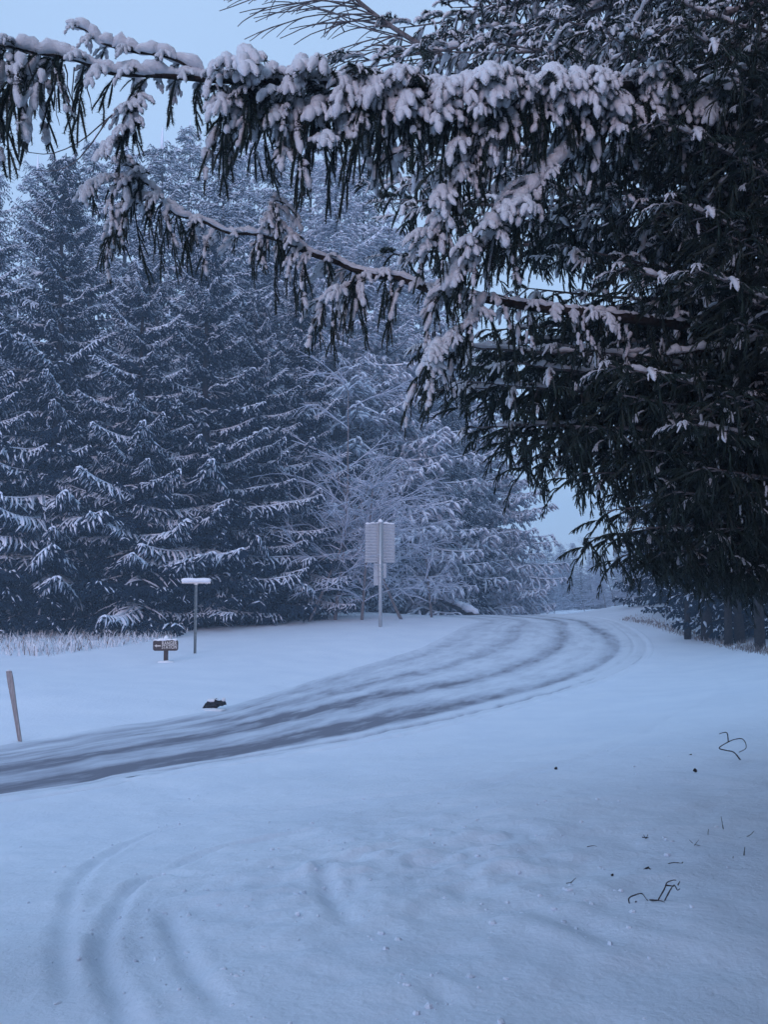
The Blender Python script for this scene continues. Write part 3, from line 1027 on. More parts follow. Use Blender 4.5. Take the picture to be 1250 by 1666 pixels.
# dead bare limb at the top, its twigs hooked downwards
mb = MB()
rg = np.random.default_rng(77)
ctrl = [np.array(local(at(*q))) for q in [(1500, 330, 8.0), (1100, 230, 8.6), (900, 150, 8.6), (740, 100, 8.5), (640, 45, 8.4), (570, -10, 8.3), (520, -60, 8.2)]]
P = catmull(ctrl, 60)
mb.tube(P, np.linspace(0.045, 0.012, 60), 7, 0, True)
for k in range(44):
    f = 0.50 + 0.46 * rg.random()
    p = np.array([np.interp(f * 59, np.arange(60), P[:, c]) for c in range(3)])
    L = 0.45 + 0.95 * rg.random()
    d = np.array([-0.75 - 0.3 * rg.random(), (rg.random() - 0.5) * 0.9, 0.55 * (rg.random() - 0.45)])
    tw = curve(p, d, L, 9, 0.9 * rg.random() - 0.1, 0.16, rg)
    mb.tube(tw, np.linspace(0.0085, 0.004, len(tw)), 5, 0, True)
    for q in range(int(rg.integers(1, 5))):
        j = int(rg.integers(3, 8))
        t2 = curve(tw[j], (tw[j] - tw[j - 1]) + (rg.random(3) - 0.5) * 0.12, 0.10 + 0.3 * rg.random(), 5, 0.5, 0.2, rg)
        mb.tube(t2, np.linspace(0.007, 0.0035, len(t2)), 4, 0, True)
link('bare_limb', mb.mesh('bare_limb', [M['twig']]), spruce)
# thin bare twigs under the tip of bough 1 and from the short upright shoots
mb = MB()
for q0, q1, sag in [((180, 185, 4.95), (30, 245, 4.9), 0.10), ((178, 190, 4.95), (60, 275, 4.9), 0.12), ((105, 105, 4.9), (130, 200, 4.9), 0.05), ((140, 125, 4.9), (150, 185, 4.9), 0.02), ((85, 100, 4.9), (95, 205, 4.9), 0.03), ((45, 95, 4.85), (75, 190, 4.85), 0.04), ((120, 110, 4.9), (112, 235, 4.9), 0.05)]:
    a_, b_ = np.array(local(at(*q0))), np.array(local(at(*q1)))
    t = np.linspace(0, 1, 9)[:, None]
    P = a_ * (1 - t) + b_ * t + np.array([0, 0, -sag]) * np.sin(t * PI) + (rg.random((9, 3)) - 0.5) * 0.012
    mb.tube(P, np.linspace(0.0045, 0.002, 9), 4, 0, True)
link('twig', mb.mesh('twig', [M['twig']]), spruce)

# ------------------------------------------------------------------ forest boughs and trees
def forest_bough(seed, snowiness, L=3.4, big_clumps=False, detail=1.0):
    rg = np.random.default_rng(seed)
    mb = MB()
    t = np.linspace(0, 1, 12)
    ax = np.stack([t * L, 0.06 * L * np.sin(t * 4 + seed) * t, L * ((-0.17 * t + 0.27 * t ** 2.2) if big_clumps else (-0.20 * t + 0.22 * t ** 2.6))], 1)
    mb.tube(ax, 0.035 * (1 - t) + 0.006, 4, 2, True)

    big = 1.15 if big_clumps else 1.0

    def finger(p, d, l, r, wd):
        d = np.array(d, float); d /= np.linalg.norm(d)
        A, B = rot_basis(d)
        p = np.array(p)
        # dark needles: three long fins round the shoot
        v, f = [], []
        for q in range(3):
            a_ = q * PI / 3 + rg.random()
            s_ = (A * math.cos(a_) + B * math.sin(a_)) * wd
            b0 = len(v)
            v += [p - d * 0.02, p + d * l * 0.45 + s_, p + d * l, p + d * l * 0.45 - s_]
            f.append((b0, b0 + 1, b0 + 2, b0 + 3))
        mb.add(v, f, 0, False)
        if rg.random() < snowiness:
            c = p + np.array([0, 0, r * 0.9])
            m_ = c + d * l * (0.35 + 0.25 * rg.random())
            rr = r * (0.7 + 0.7 * rg.random())
            e_ = c + d * l * 0.98
            ring = [m_ + A * rr, m_ + B * rr * 0.7 + np.array([0, 0, rr * 0.4]), m_ - A * rr, m_ - B * rr * 0.5]
            v = [c - d * 0.03] + ring + [e_]
            mb.add(v, [(0, 2, 1), (0, 3, 2), (0, 4, 3), (0, 1, 4), (5, 1, 2), (5, 2, 3), (5, 3, 4), (5, 4, 1)], 1, True)

    n2 = int(30 * detail)
    for k in range(n2):
        f = 0.10 + 0.90 * k / (n2 - 1)
        p = np.array([np.interp(f, t, ax[:, q]) for q in range(3)])
        sgn = 1 if k % 2 else -1
        l2 = L * ((0.05 + 0.27 * (1 - f) ** 0.6) if big_clumps else (0.08 + 0.40 * (1 - f) ** 0.7)) * (0.6 + 0.55 * rg.random())
        ang = R(42 + 25 * rg.random())
        d = (math.cos(ang), sgn * math.sin(ang), 0.05 - 0.30 * rg.random())
        sec = curve(p, d, l2, 4, 0.6 + 0.5 * rg.random(), 0.08, rg)
        nt_ = max(2, int(l2 / (0.13 / detail)))
        if rg.random() < snowiness + 0.1:
            mb.tube(sec + np.array([0, 0, 0.03]), np.array([0.03, 0.05, 0.05, 0.04, 0.015]) * (0.6 + 0.6 * rg.random()) * (1.15 if big_clumps else 1), 4, 1, True, 0.8)
        for q in range(nt_):
            ff = (q + rg.random()) / nt_
            j = min(int(ff * 4), 3); g_ = ff * 4 - j
            pp = sec[j] * (1 - g_) + sec[j + 1] * g_
            T = sec[j + 1] - sec[j]; T = T / np.linalg.norm(T)
            A, B = rot_basis(T)
            s2 = 1 if rg.random() < 0.5 else -1
            dd = T * 0.7 + A * s2 * 0.75 + np.array([0, 0, -0.15 - (1.9 if big_clumps else 0.9) * rg.random()])
            finger(pp, dd, (0.14 + 0.30 * rg.random()) * (1.15 if big_clumps else 1), 0.040 * big / detail ** 0.5, 0.055 * (1.5 if big_clumps else 1) / detail ** 0.5)
    if snowiness > 0.3:
        mb.tube(ax[1:] + np.array([0, 0, 0.04]), 0.055 * (0.5 + rg.random(11)) * (1 - t[1:] * 0.6), 5, 1, True, 0.8)
    return mb


m, nt, b = material('dark_forest_needles', 0.7, 0.2)
noise_color(nt, b, (0.004, 0.013, 0.028), (0.020, 0.042, 0.075), 4, 4)
M['front_needles'] = m
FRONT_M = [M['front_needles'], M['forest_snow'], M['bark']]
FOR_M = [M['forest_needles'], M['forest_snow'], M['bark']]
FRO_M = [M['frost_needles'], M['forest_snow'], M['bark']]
fb = [forest_bough(201 + i, s, 3.4, True, 1.15) for i, s in enumerate((0.95, 0.85, 0.72, 0.6, 0.8))]
dk_me = [forest_bough(341 + i, 0.06, 3.4, False, 1.0) for i in range(3)]
fb_me = [q.mesh('bough', FRONT_M) for q in fb]
dk_me = [q.mesh('bough', FRONT_M) for q in dk_me]
lb = [forest_bough(301 + i, s, 3.4, detail=0.62) for i, s in enumerate((0.80, 0.65, 0.72))]
db = [forest_bough(321 + i, s, 3.4, detail=0.55) for i, s in enumerate((0.16, 0.10))]


def bough_plan(seed, H, z0, Rm, spacing, per):
    """Where each bough of a conifer sits: (z, azimuth, tilt, length)."""
    r = random.Random(seed)
    out = []
    z, k = z0, 0
    while z < H - 0.5:
        u = (z - z0) / (H - z0)
        L = Rm * ((1 - u) ** 0.70) * (0.88 + 0.12 * min(1, u / 0.12)) + 0.25
        nb = max(3, int(round(per * (0.55 + 0.45 * (1 - u)))))
        for i in range(nb):
            az = 2 * PI * i / nb + k * 1.1 + r.uniform(-0.35, 0.35)
            out.append((z + r.uniform(-0.3, 0.3) * spacing, az, R(14 - 34 * u) + r.uniform(-0.12, 0.12), L * r.uniform(0.72, 1.18)))
        z += spacing * (0.75 + 0.5 * (1 - u)) * r.uniform(0.85, 1.15)
        k += 1
    return out


def trunk_mesh(H, r0, name='trunk', mat='bark'):
    mb = MB()
    h = np.linspace(0, H, 14)
    mb.tube(np.stack([0.04 * np.sin(h * 0.6), 0.04 * np.cos(h * 0.5), h - 0.25], 1), r0 * (1 - h / (H * 1.03)) + 0.012, 9, 0, True)
    return mb.mesh(name, [M[mat]])


def crown_mesh(seed, H, z0, Rm, spacing, per, parts, mats):
    mb = MB()
    r = random.Random(seed)
    for (z, az, tilt, L) in bough_plan(seed, H, z0, Rm, spacing, per):
        s = L / 3.4
        mb.merge(parts[r.randrange(len(parts))], Matrix.Translation((0, 0, z)) @ Euler((r.uniform(-.25, .25), tilt, az)).to_matrix().to_4x4() @ Matrix.Diagonal((s, max(s, 0.5), max(s, 0.6), 1)))
    # leader
    mb.tube(np.array([(0, 0, H - 1.0), (0.02, 0, H - 0.4), (0, 0, H + 0.2)]), [0.09, 0.07, 0.02], 5, 1, True)
    return mb.mesh('crown', mats)


def place_bough_tree(loc, H, seed, label, cat='tree', z0=0.9, Rm=3.9, group=None, rotz=0.0):
    t = thing('spruce_tree', label, cat, loc, rotz, group)
    link('trunk', trunk_mesh(H, 0.30), t)
    r = random.Random(seed)
    for (z, az, tilt, L) in bough_plan(seed, H, z0 + 0.6, Rm, 0.82, 6):
        s = L / 3.4
        # the lowest boughs are sheltered and carry little snow
        low = z < 2.2 + 1.6 * r.random()
        me = dk_me[r.randrange(3)] if low and r.random() < 0.6 else fb_me[(seed * 2 + r.randrange(3)) % len(fb_me)]
        link('bough', me, t, (0, 0, z), (r.uniform(-.25, .25), tilt - 0.05, az), (s * 1.06, max(s, 0.5), max(s, 0.6)))
    for (z, az, tilt, L) in bough_plan(seed + 50, H, z0, Rm * 0.74, 1.05, 6):
        s = L / 3.4
        link('bough', dk_me[r.randrange(3)], t, (0, 0, z), (r.uniform(-.25, .25), tilt, az), (s, max(s * 1.2, 0.5), max(s, 0.6)))
    return t


G_LEFT = 'spruces of the woodland on the left'
front = [  # base pixel x, base pixel y, tip y, radius, label
    (62, 1030, 215, 4.3, 'tall snowy spruce at the left edge of the picture above the frosted grass'),
    (-95, 1034, 260, 4.2, 'snowy spruce cut by the left edge of the picture'),
    (205, 1032, 395, 3.7, 'snowy spruce whose lowest bough hangs just left of the brown sign'),
    (318, 1026, 330, 3.8, 'snowy spruce directly behind the T-shaped post'),
    (405, 1018, 455, 3.3, 'shorter snowy spruce between the T-shaped post and the bare frosted trees'),
    (482, 1010, 420, 3.2, 'snowy spruce just left of the bare frosted trees'),
]
G0 = lambda x, y: ground(x, y)
for i, (px, py, ty, Rm, lab) in enumerate(front):
    p = hit(px, py, G0, 20, 120)
    H = (at(px, ty, p.y).z - p.z)
    p.y += 1.5
    place_bough_tree(p, H, 900 + i, lab, Rm=Rm, group=G_LEFT, rotz=i * 0.7)

# deeper rows: one crown mesh each, of four kinds
crown_kinds = []
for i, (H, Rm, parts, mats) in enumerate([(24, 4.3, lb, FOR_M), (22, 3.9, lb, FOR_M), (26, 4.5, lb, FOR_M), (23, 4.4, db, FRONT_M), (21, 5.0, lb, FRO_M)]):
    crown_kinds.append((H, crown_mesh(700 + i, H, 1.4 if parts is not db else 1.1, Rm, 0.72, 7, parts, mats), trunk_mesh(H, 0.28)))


def place_crown_tree(px, depth, H, kind, label, group, rotz, wide=1.0, loc=None, name='spruce_tree'):
    if loc is None:
        x = (px - 625) / F * depth
        loc = Vector((x, depth, gz(x, depth)))
    t = thing(name, label, 'tree', loc, rotz, group)
    H0, cm, tm = crown_kinds[kind]
    s = H / H0
    link('crown', cm, t, scale=(s * wide, s * wide, s))
    link('trunk', tm, t, scale=(s, s, s))
    return t


second = [(-40, 60, 31, 0), (135, 60, 32, 2), (250, 63, 34, 1), (355, 59, 32, 0), (445, 64, 34, 2), (545, 60, 32, 4), (632, 62, 28, 4)]
for i, (px, d, H, k) in enumerate(second):
    place_crown_tree(px, d, H, k, 'second-row snowy spruce of the left woodland, ' + ['at the left edge of the picture', 'between the two leftmost front spruces', 'above the brown sign', 'above the T-shaped post', 'above the gap right of the T-shaped post', 'above the slender frosted tree', 'above the large sign board'][i], 'second row of spruces on the left', i * 1.3)
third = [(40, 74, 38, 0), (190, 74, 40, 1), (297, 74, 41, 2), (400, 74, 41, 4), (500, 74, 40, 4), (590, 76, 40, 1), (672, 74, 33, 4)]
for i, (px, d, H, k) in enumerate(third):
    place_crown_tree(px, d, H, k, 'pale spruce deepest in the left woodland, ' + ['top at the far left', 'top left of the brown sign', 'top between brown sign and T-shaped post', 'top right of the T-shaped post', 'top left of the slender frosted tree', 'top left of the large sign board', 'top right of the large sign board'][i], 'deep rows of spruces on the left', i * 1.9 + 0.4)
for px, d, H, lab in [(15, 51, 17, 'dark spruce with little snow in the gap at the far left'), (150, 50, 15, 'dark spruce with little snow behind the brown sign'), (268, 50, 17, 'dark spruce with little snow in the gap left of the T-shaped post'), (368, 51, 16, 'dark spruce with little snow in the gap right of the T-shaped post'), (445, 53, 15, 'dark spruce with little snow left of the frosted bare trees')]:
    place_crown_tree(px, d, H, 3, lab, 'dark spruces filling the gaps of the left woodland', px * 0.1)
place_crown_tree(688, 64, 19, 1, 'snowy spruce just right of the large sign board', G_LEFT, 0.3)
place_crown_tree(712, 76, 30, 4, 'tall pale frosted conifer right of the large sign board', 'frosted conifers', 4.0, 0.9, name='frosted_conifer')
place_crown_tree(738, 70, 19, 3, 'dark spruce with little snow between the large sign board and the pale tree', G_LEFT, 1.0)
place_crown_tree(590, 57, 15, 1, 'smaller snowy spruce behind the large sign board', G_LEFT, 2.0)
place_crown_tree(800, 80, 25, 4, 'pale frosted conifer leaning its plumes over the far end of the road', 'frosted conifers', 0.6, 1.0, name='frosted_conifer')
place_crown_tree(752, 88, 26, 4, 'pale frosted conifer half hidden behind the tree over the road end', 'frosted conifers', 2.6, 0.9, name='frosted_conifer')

# dark wood behind the near spruce on the right
right = [(1075, 58, 17, 3), (1120, 50, 16, 3), (1165, 44, 17, 3), (1215, 38, 18, 3), (1300, 36, 18, 3), (1190, 56, 20, 3), (1270, 48, 20, 3), (1400, 34, 18, 3), (1360, 46, 20, 3), (1130, 66, 19, 3), (1230, 64, 21, 3), (1330, 60, 21, 3), (1090, 76, 18, 3), (1180, 78, 21, 3), (1290, 80, 22, 3), (1430, 62, 22, 3)]
for i, (px, d, H, k) in enumerate(right):
    x = (px - 625) / F * d
    lab = ['dark spruce at the far left end of the right-hand wood', 'second dark spruce from the road end in the right-hand wood', 'dark spruce with a bare trunk foot beside the snowy verge on the right', 'dark spruce nearest the right edge of the picture behind the verge'][i] if i < 4 else 'dark spruce deep in the shade of the right-hand wood'
    place_crown_tree(px, d, H, k, lab, 'dark spruces of the wood on the right', i * 1.7)
for i, (x, y, H, lab) in enumerate([(10.2, 8.5, 19, 'unseen dark spruce added for shade close to the viewer on the right, its boughs just outside the picture'), (6.4, 0.6, 19, 'dark spruce at the viewer\'s right hand'), (6.6, -3.6, 20, 'unseen dark spruce added for shade behind the viewer on the right'), (8.4, 4.4, 21, 'dark spruce between the two at the viewer\'s right hand'), (2.2, -6.0, 20, 'unseen dark spruce added for shade right behind the viewer'), (-8.0, -10.0, 20, 'unseen dark spruce added for shade behind the viewer on the left')]):  # spruces out of view, added to block sky light from the foreground
    place_crown_tree(0, 0, H, 3, lab, 'unseen spruces added for shade round the viewer', i * 1.1, 1.0 if i == 1 else 1.25, Vector((x, y, gz(x, y))))
# bare trunks standing in the shade there
pole = trunk_mesh(11, 0.17)
for i, (px, py) in enumerate([(1120, 1040), (1188, 1050), (1240, 1058), (1205, 1046), (1150, 1042)]):
    p = hit(px, py, G0, 20, 90)
    lab = ['pale bare trunk at the left of those standing in the right-hand shade', 'thin bare trunk in the middle of those in the right-hand shade', 'bare trunk nearest the right edge of the picture', 'dark bare trunk behind the thin middle one on the right', 'dark bare trunk beside the pale one on the right'][i]
    t = thing('bare_tree', lab, 'tree', p, i, 'bare trunks in the right-hand wood')
    link('trunk', pole, t, scale=(0.8 + 0.15 * i, 0.8 + 0.15 * i, 1))
    mb = MB(); rg = np.random.default_rng(60 + i)
    for k in range(14):
        z = 1.8 + k * 0.55
        az = rg.random() * 2 * PI
        mb.tube(curve((0, 0, z), (math.cos(az), math.sin(az), 0.1), 1.0 + rg.random(), 6, 0.7, 0.2, rg), np.linspace(0.02, 0.006, 7), 4, 0, True)
    link('dead_branch', mb.mesh('dead_branch', [M['bark']]), t, kind='stuff')


# ------------------------------------------------------------------ bare trees white with frost
def frost_tree(seed, H, lean=0.0, spread=1.0, depth_=3, n0=30, thick=0.08):
    rg = np.random.default_rng(seed)
    tr, cr_ = MB(), MB()
    P = curve((0, 0, -0.2), (lean, 0, 1), H, 12, -0.1, 0.10, rg)
    tr.tube(P, np.linspace(thick, 0.02, 13), 6, 0, True)

    def grow(p, d, L, r, lev):
        tw = curve(p, d, L, 5, (0.35 if lev > 1 else 0.1), 0.22, rg)
        cr_.tube(tw, np.linspace(r, r * 0.6, 6), 3, 0, True, cap=False)
        if lev >= depth_:
            return
        for k in range(int(rg.integers(3, 6))):
            j = int(rg.integers(1, 6))
            T = tw[j] - tw[j - 1]; T /= np.linalg.norm(T)
            dd = T + (rg.random(3) - 0.5) * 1.3
            grow(tw[j], dd, L * (0.42 + 0.3 * rg.random()), r * 0.68, lev + 1)
    for k in range(n0):
        j = int(2 + rg.integers(0, 11))
        az = rg.random() * 2 * PI
        grow(P[j], (math.cos(az) * spread, math.sin(az) * spread, 0.55 + 0.3 * rg.random()), H * (0.16 + 0.20 * rg.random()) * (1.15 - 0.5 * j / 12), 0.034, 1)
    return tr.mesh('trunk', [M['twig']]), cr_.mesh('crown', [M['frost']])


ft = [frost_tree(31, 9.5, 0.1, 1.2), frost_tree(32, 7.5, 0.5, 1.3), frost_tree(33, 6.0, -0.2, 1.4)]
frosted = [
    (548, 1004, 0, 1.25, 0.0, 'slender bare tree white with frost, tallest one left of the large sign board'),
    (505, 1006, 1, 1.1, 0.3, 'leaning bare tree white with frost left of the large sign board'),
    (590, 1004, 2, 1.15, 2.0, 'low bushy bare tree white with frost right behind the large sign board'),
    (655, 1003, 1, 1.1, 3.3, 'bare frosted tree just right of the large sign board'),
    (700, 1003, 2, 1.0, 1.1, 'bare frosted bush near the fallen log'),
]
for px, py, k, s, rz, lab in frosted:
    p = hit(px, py, G0, 20, 120)
    p.y -= 2.0
    p.z = gz(p.x, p.y)
    t = thing('bare_tree', lab, 'tree', p, rz, 'bare frosted trees beside the sign board')
    link('trunk', ft[k][0], t, scale=(s,) * 3)
    link('crown', ft[k][1], t, scale=(s,) * 3)

# pale far trees where the road disappears
fr = random.Random(8)
far_tr, far_cr = trunk_mesh(12, 0.16, mat='bark'), None
far_list = []
for row, (d, x0, x1, n, hp) in enumerate([(112, 805, 1065, 10, 92), (135, 800, 1085, 11, 122), (158, 790, 1110, 12, 118)]):
    for i in range(n):
        px = x0 + (x1 - x0) * (i + fr.uniform(-0.25, 0.25)) / (n - 1)
        far_list.append((px, d + fr.uniform(-6, 6), hp * fr.uniform(0.82, 1.12)))
for i, (px, d, hp) in enumerate(far_list):
    x = (px - 625) / F * d
    z = gz(x, d)
    H = CAM_Z + (960 - 1006 + hp) / F * d - z
    conifer = fr.random() < 0.6
    lab = 'small pale frosted tree in the hazy line across the far end of the road'
    if conifer:
        place_crown_tree(0, 0, H, (4, 4, 0)[i % 3], lab, 'far trees at the end of the road', fr.uniform(0, 6), 1.15, Vector((x, d, z)), 'far_tree')
    else:
        t = thing('far_tree', lab, 'tree', (x, d, z), fr.uniform(0, 6), 'far trees at the end of the road')
        k = fr.randrange(3)
        s = H / (9.5, 7.5, 6.0)[k] * 0.95
        link('trunk', ft[k][0], t, scale=(s * 1.2, s * 1.2, s))
        link('crown', ft[k][1], t, scale=(s * 1.2, s * 1.2, s))
# low frosted bushes in front of them
for i, (px, d, s) in enumerate([(835, 72, 0.36), (870, 84, 0.4), (900, 90, 0.38), (1015, 72, 0.42), (1050, 66, 0.45), (985, 84, 0.4), (1075, 60, 0.4), (950, 92, 0.4)]):
    x = (px - 625) / F * d
    t = thing('frosted_bush', 'low frosted bush ' + ['at the left side of the road end', 'second from the left at the road end', 'left of the middle of the road end', 'right of the road end below the dark spruce', 'at the right verge near the dark spruces', 'right of the middle of the road end', 'under the dark spruces at the right verge', 'in the middle of the road end'][i], 'bush', (x, d, gz(x, d)), i, 'frosted bushes at the road end')
    link('branches', ft[2][1], t, scale=(s * 1.6, s * 1.6, s))
    link('stem', ft[2][0], t, scale=(s * 1.2, s * 1.2, s))

# ------------------------------------------------------------------ fallen log under snow
pa, pb = hit(778, 1004, G0, 20, 100), None
pb = at(704, 968, pa.y + 2.0)
lg = thing('fallen_log', 'fallen trunk capped with snow, leaning down to the road edge left of the crest', 'log', pa)
t = np.linspace(0, 1, 12)[:, None]
P = np.array([0, 0, 0]) * (1 - t) + np.array(pb - pa) * t
mb = MB(); mb.tube(P, np.linspace(0.24, 0.16, 12), 10, 0, True)
link('trunk', mb.mesh('trunk', [M['bark']]), lg)
mb = MB(); snow_on(mb, P + np.array([0, -0.03, 0.14]), 0.30, 0, np.random.default_rng(3), 0.12, 9, 0.3, 0.8)
link('snow', mb.mesh('snow', [M['forest_snow']]), lg)

# ------------------------------------------------------------------ large sign board seen from behind
p = hit(619, 1020, G0, 20, 100)
D = p.y
mpp = D / F
sg = thing('road_sign', 'large sign board of horizontal slats seen from behind on one steel post', 'sign', p, R(6))
top = (1020 - 850) * mpp
mb = MB(); mb.tube(np.array([(0, 0, -0.3), (0, 0, top * 0.5), (0, 0, top - 0.02)]), [0.088, 0.088, 0.088], 10, 0, True)
link('post', mb.mesh('post', [M['galv']]), sg)
w2 = 24.5 * mpp
zt, zb = (1020 - 853) * mpp, (1020 - 916) * mpp
ns = 13
slh = (zt - zb) / ns
mb = MB()
hh = slh - 0.012
mb.prism([(-w2, 0), (w2, 0), (w2, hh), (-w2, hh)], 0.14, 0.165, 0)
mb.prism([(-w2, hh * 0.80), (w2, hh * 0.80), (w2, hh * 0.98), (-w2, hh * 0.98)], 0.105, 0.139, 0)
mb.prism([(-w2, hh * 0.02), (w2, hh * 0.02), (w2, hh * 0.12), (-w2, hh * 0.12)], 0.12, 0.139, 0)
sm_ = mb.mesh('slat', [M['alu']])
for k in range(ns):
    link('slat', sm_, sg, (0.0, 0.0, zb + k * slh))
mb = MB()
mb.box(-0.13, 0.085, zb + 0.05, -0.09, 0.104, zt, 0); mb.box(0.09, 0.085, zb + 0.05, 0.13, 0.104, zt, 0)
link('mounting_rail', mb.mesh('mounting_rail', [M['galv']]), sg, kind='stuff')
for k, (x0, x1, y0, y1) in enumerate([(-10.5, -1.5, 917, 953), (1.5, 10.0, 917, 941)]):
    mb = MB(); mb.box(x0 * mpp, 0.10, (1020 - y1) * mpp, x1 * mpp, 0.12, (1020 - y0) * mpp - 0.01, 0)
    link('lower_plate', mb.mesh('lower_plate', [M['alu']]), sg)
for k, yy in enumerate((922, 930, 938)):
    mb = MB(); mb.tube(np.array([(0, 0, (1020 - yy) * mpp - 0.05), (0, 0, (1020 - yy) * mpp + 0.05)]), 0.11, 10, 0, True)
    link('clamp', mb.mesh('clamp', [M['galv']]), sg)
mb = MB()
snow_on(mb, np.array([(-w2, 0.13, zt), (-w2 * 0.4, 0.13, zt + 0.02), (0, 0.12, zt + 0.03), (w2 * 0.4, 0.13, zt + 0.02), (w2, 0.13, zt)]), 0.05, 0, np.random.default_rng(5), 0.07, 7, 0.4, 0.8)
mb.tube(np.array([(0, 0, top - 0.03), (0, 0, top + 0.05), (0, 0, top + 0.11), (0, 0, top + 0.15)]), [0.12, 0.115, 0.08, 0.02], 10, 0, True)
link('snow', mb.mesh('snow', [M['snow']]), sg)

# ------------------------------------------------------------------ T-shaped post with a snowy street-name blade
p = hit(317, 1063, G0, 15, 80)
mpp = p.y / F
ts = thing('street_sign', 'thin steel post with a snow-covered horizontal name blade, like a letter T', 'sign', p)
Ht = (1063 - 946) * mpp
mb = MB()
w = 0.045
mb.prism([(-w, 0.02), (-w, -0.03), (-w + 0.012, -0.03), (-w + 0.012, 0.008), (w - 0.012, 0.008), (w - 0.012, -0.03), (w, -0.03), (w, 0.02)], -0.3, Ht - 0.1, 0)
po = link('post', mb.mesh('post', [M['post']]), ts, rot=(R(90), 0, R(180)))
mb = MB()
bw = 23.5 * mpp
zt = Ht - 0.10
mb.prism([(-bw, zt), (bw, zt), (bw, zt + 0.15), (-bw, zt + 0.15)], -0.012, 0.012, 0)
link('name_blade', mb.mesh('name_blade', [M['galv']]), ts)
mb = MB(); mb.box(-0.06, -0.03, zt - 0.05, 0.06, 0.03, zt - 0.002, 0)
link('bracket', mb.mesh('bracket', [M['galv']]), ts)
mb = MB()
xx = np.linspace(-bw - 0.015, bw + 0.015, 26)
ee = np.clip(np.minimum(np.arange(26), np.arange(26)[::-1]) / 2.0, 0, 1)
mb.tube(np.stack([xx, xx * 0 - 0.012, zt + 0.115 + 0.012 * vnoise(xx, xx * 0, 0.2, 5)], 1), (0.075 + 0.014 * vnoise(xx, xx * 0, 0.15, 6)) * (0.35 + 0.65 * np.sqrt(ee)), 10, 0, True, 1.05)
link('snow', mb.mesh('snow', [M['snow']]), ts)

# ------------------------------------------------------------------ brown ranger station sign
p = hit(269, 1077, G0, 15, 80)
mpp = p.y / F
rs = thing('ranger_station_sign', 'small brown wooden sign reading RANGER STATION with a left arrow on a stubby post', 'sign', p, R(3))
mb = MB(); mb.box(-0.065, 0.0, -0.3, 0.065, 0.12, (1077 - 1041) * mpp, 0)
link('post', mb.mesh('post', [M['sign_brown']]), rs)
bw, bz0, bz1, cr_ = 20 * mpp, (1077 - 1059) * mpp, (1077 - 1042) * mpp, 0.07
out = []
for cx_, cz_, a0 in ((bw - cr_, bz0 + cr_, -90), (bw - cr_, bz1 - cr_, 0), (-bw + cr_, bz1 - cr_, 90), (-bw + cr_, bz0 + cr_, 180)):
    for q in range(5):
        an = R(a0 + q * 22.5); out.append((cx_ + cr_ * math.cos(an), cz_ + cr_ * math.sin(an)))
mb = MB(); mb.prism(out, -0.055, -0.003, 0)
bd = link('board', mb.mesh('board', [M['sign_brown']]), rs)


def text_mesh(body, size, bold=0.0):
    cu = bpy.data.curves.new('lettering', 'FONT')
    cu.body = body; cu.size = size; cu.align_x = 'LEFT'; cu.extrude = 0.004; cu.offset = bold; cu.space_character = 1.08
    o = bpy.data.objects.new('tmp', cu); C.objects.link(o)
    dg = bpy.context.evaluated_depsgraph_get()
    me = bpy.data.meshes.new_from_object(o.evaluated_get(dg))
    bpy.data.objects.remove(o)
    me.materials.clear(); me.materials.append(M['lettering'])
    return me


hgt = bz1 - bz0
for body, z in (('RANGER', bz0 + hgt * 0.56), ('STATION', bz0 + hgt * 0.20)):
    me = text_mesh(body, 0.165, 0.003)
    w_ = max(v.co.x for v in me.vertices)
    link('lettering', me, bd, (-bw * 0.30, -0.061, z), (R(90), 0, 0), (bw * 1.20 / w_, 1, 1))
mb = MB()
ax_, az_ = -bw * 0.62, bz0 + hgt * 0.47
mb.prism([(ax_ - 0.11, az_), (ax_ - 0.03, az_ - 0.05), (ax_ - 0.03, az_ - 0.02), (ax_ + 0.10, az_ - 0.02), (ax_ + 0.10, az_ + 0.02), (ax_ - 0.03, az_ + 0.02), (ax_ - 0.03, az_ + 0.05)], -0.062, -0.056, 0)
link('arrow', mb.mesh('arrow', [M['lettering']]), bd)
mb = MB()
snow_on(mb, np.array([(-bw + 0.02, -0.03, bz1 - 0.005), (-bw * 0.3, -0.03, bz1), (bw * 0.4, -0.03, bz1), (bw - 0.03, -0.03, bz1)]), 0.038, 0, np.random.default_rng(9), 0.05, 8, 0.2, 0.9)
zz = (1077 - 1041) * mpp
mb.tube(np.array([(0, 0.06, zz - 0.01), (0, 0.06, zz + 0.05), (0, 0.06, zz + 0.10), (0, 0.06, zz + 0.13)]), [0.09, 0.085, 0.055, 0.015], 9, 0, True)
link('snow', mb.mesh('snow', [M['snow']]), rs)
mb = MB()
snow_on(mb, np.array([(-0.25, -0.1, -0.05), (0.05, -0.14, 0.0), (0.3, -0.1, -0.04)]), 0.09, 0, np.random.default_rng(4), 0.06, 9, 0.1, 0.6)
link('snow_clod', mb.mesh('snow_clod', [M['snow']]), rs)

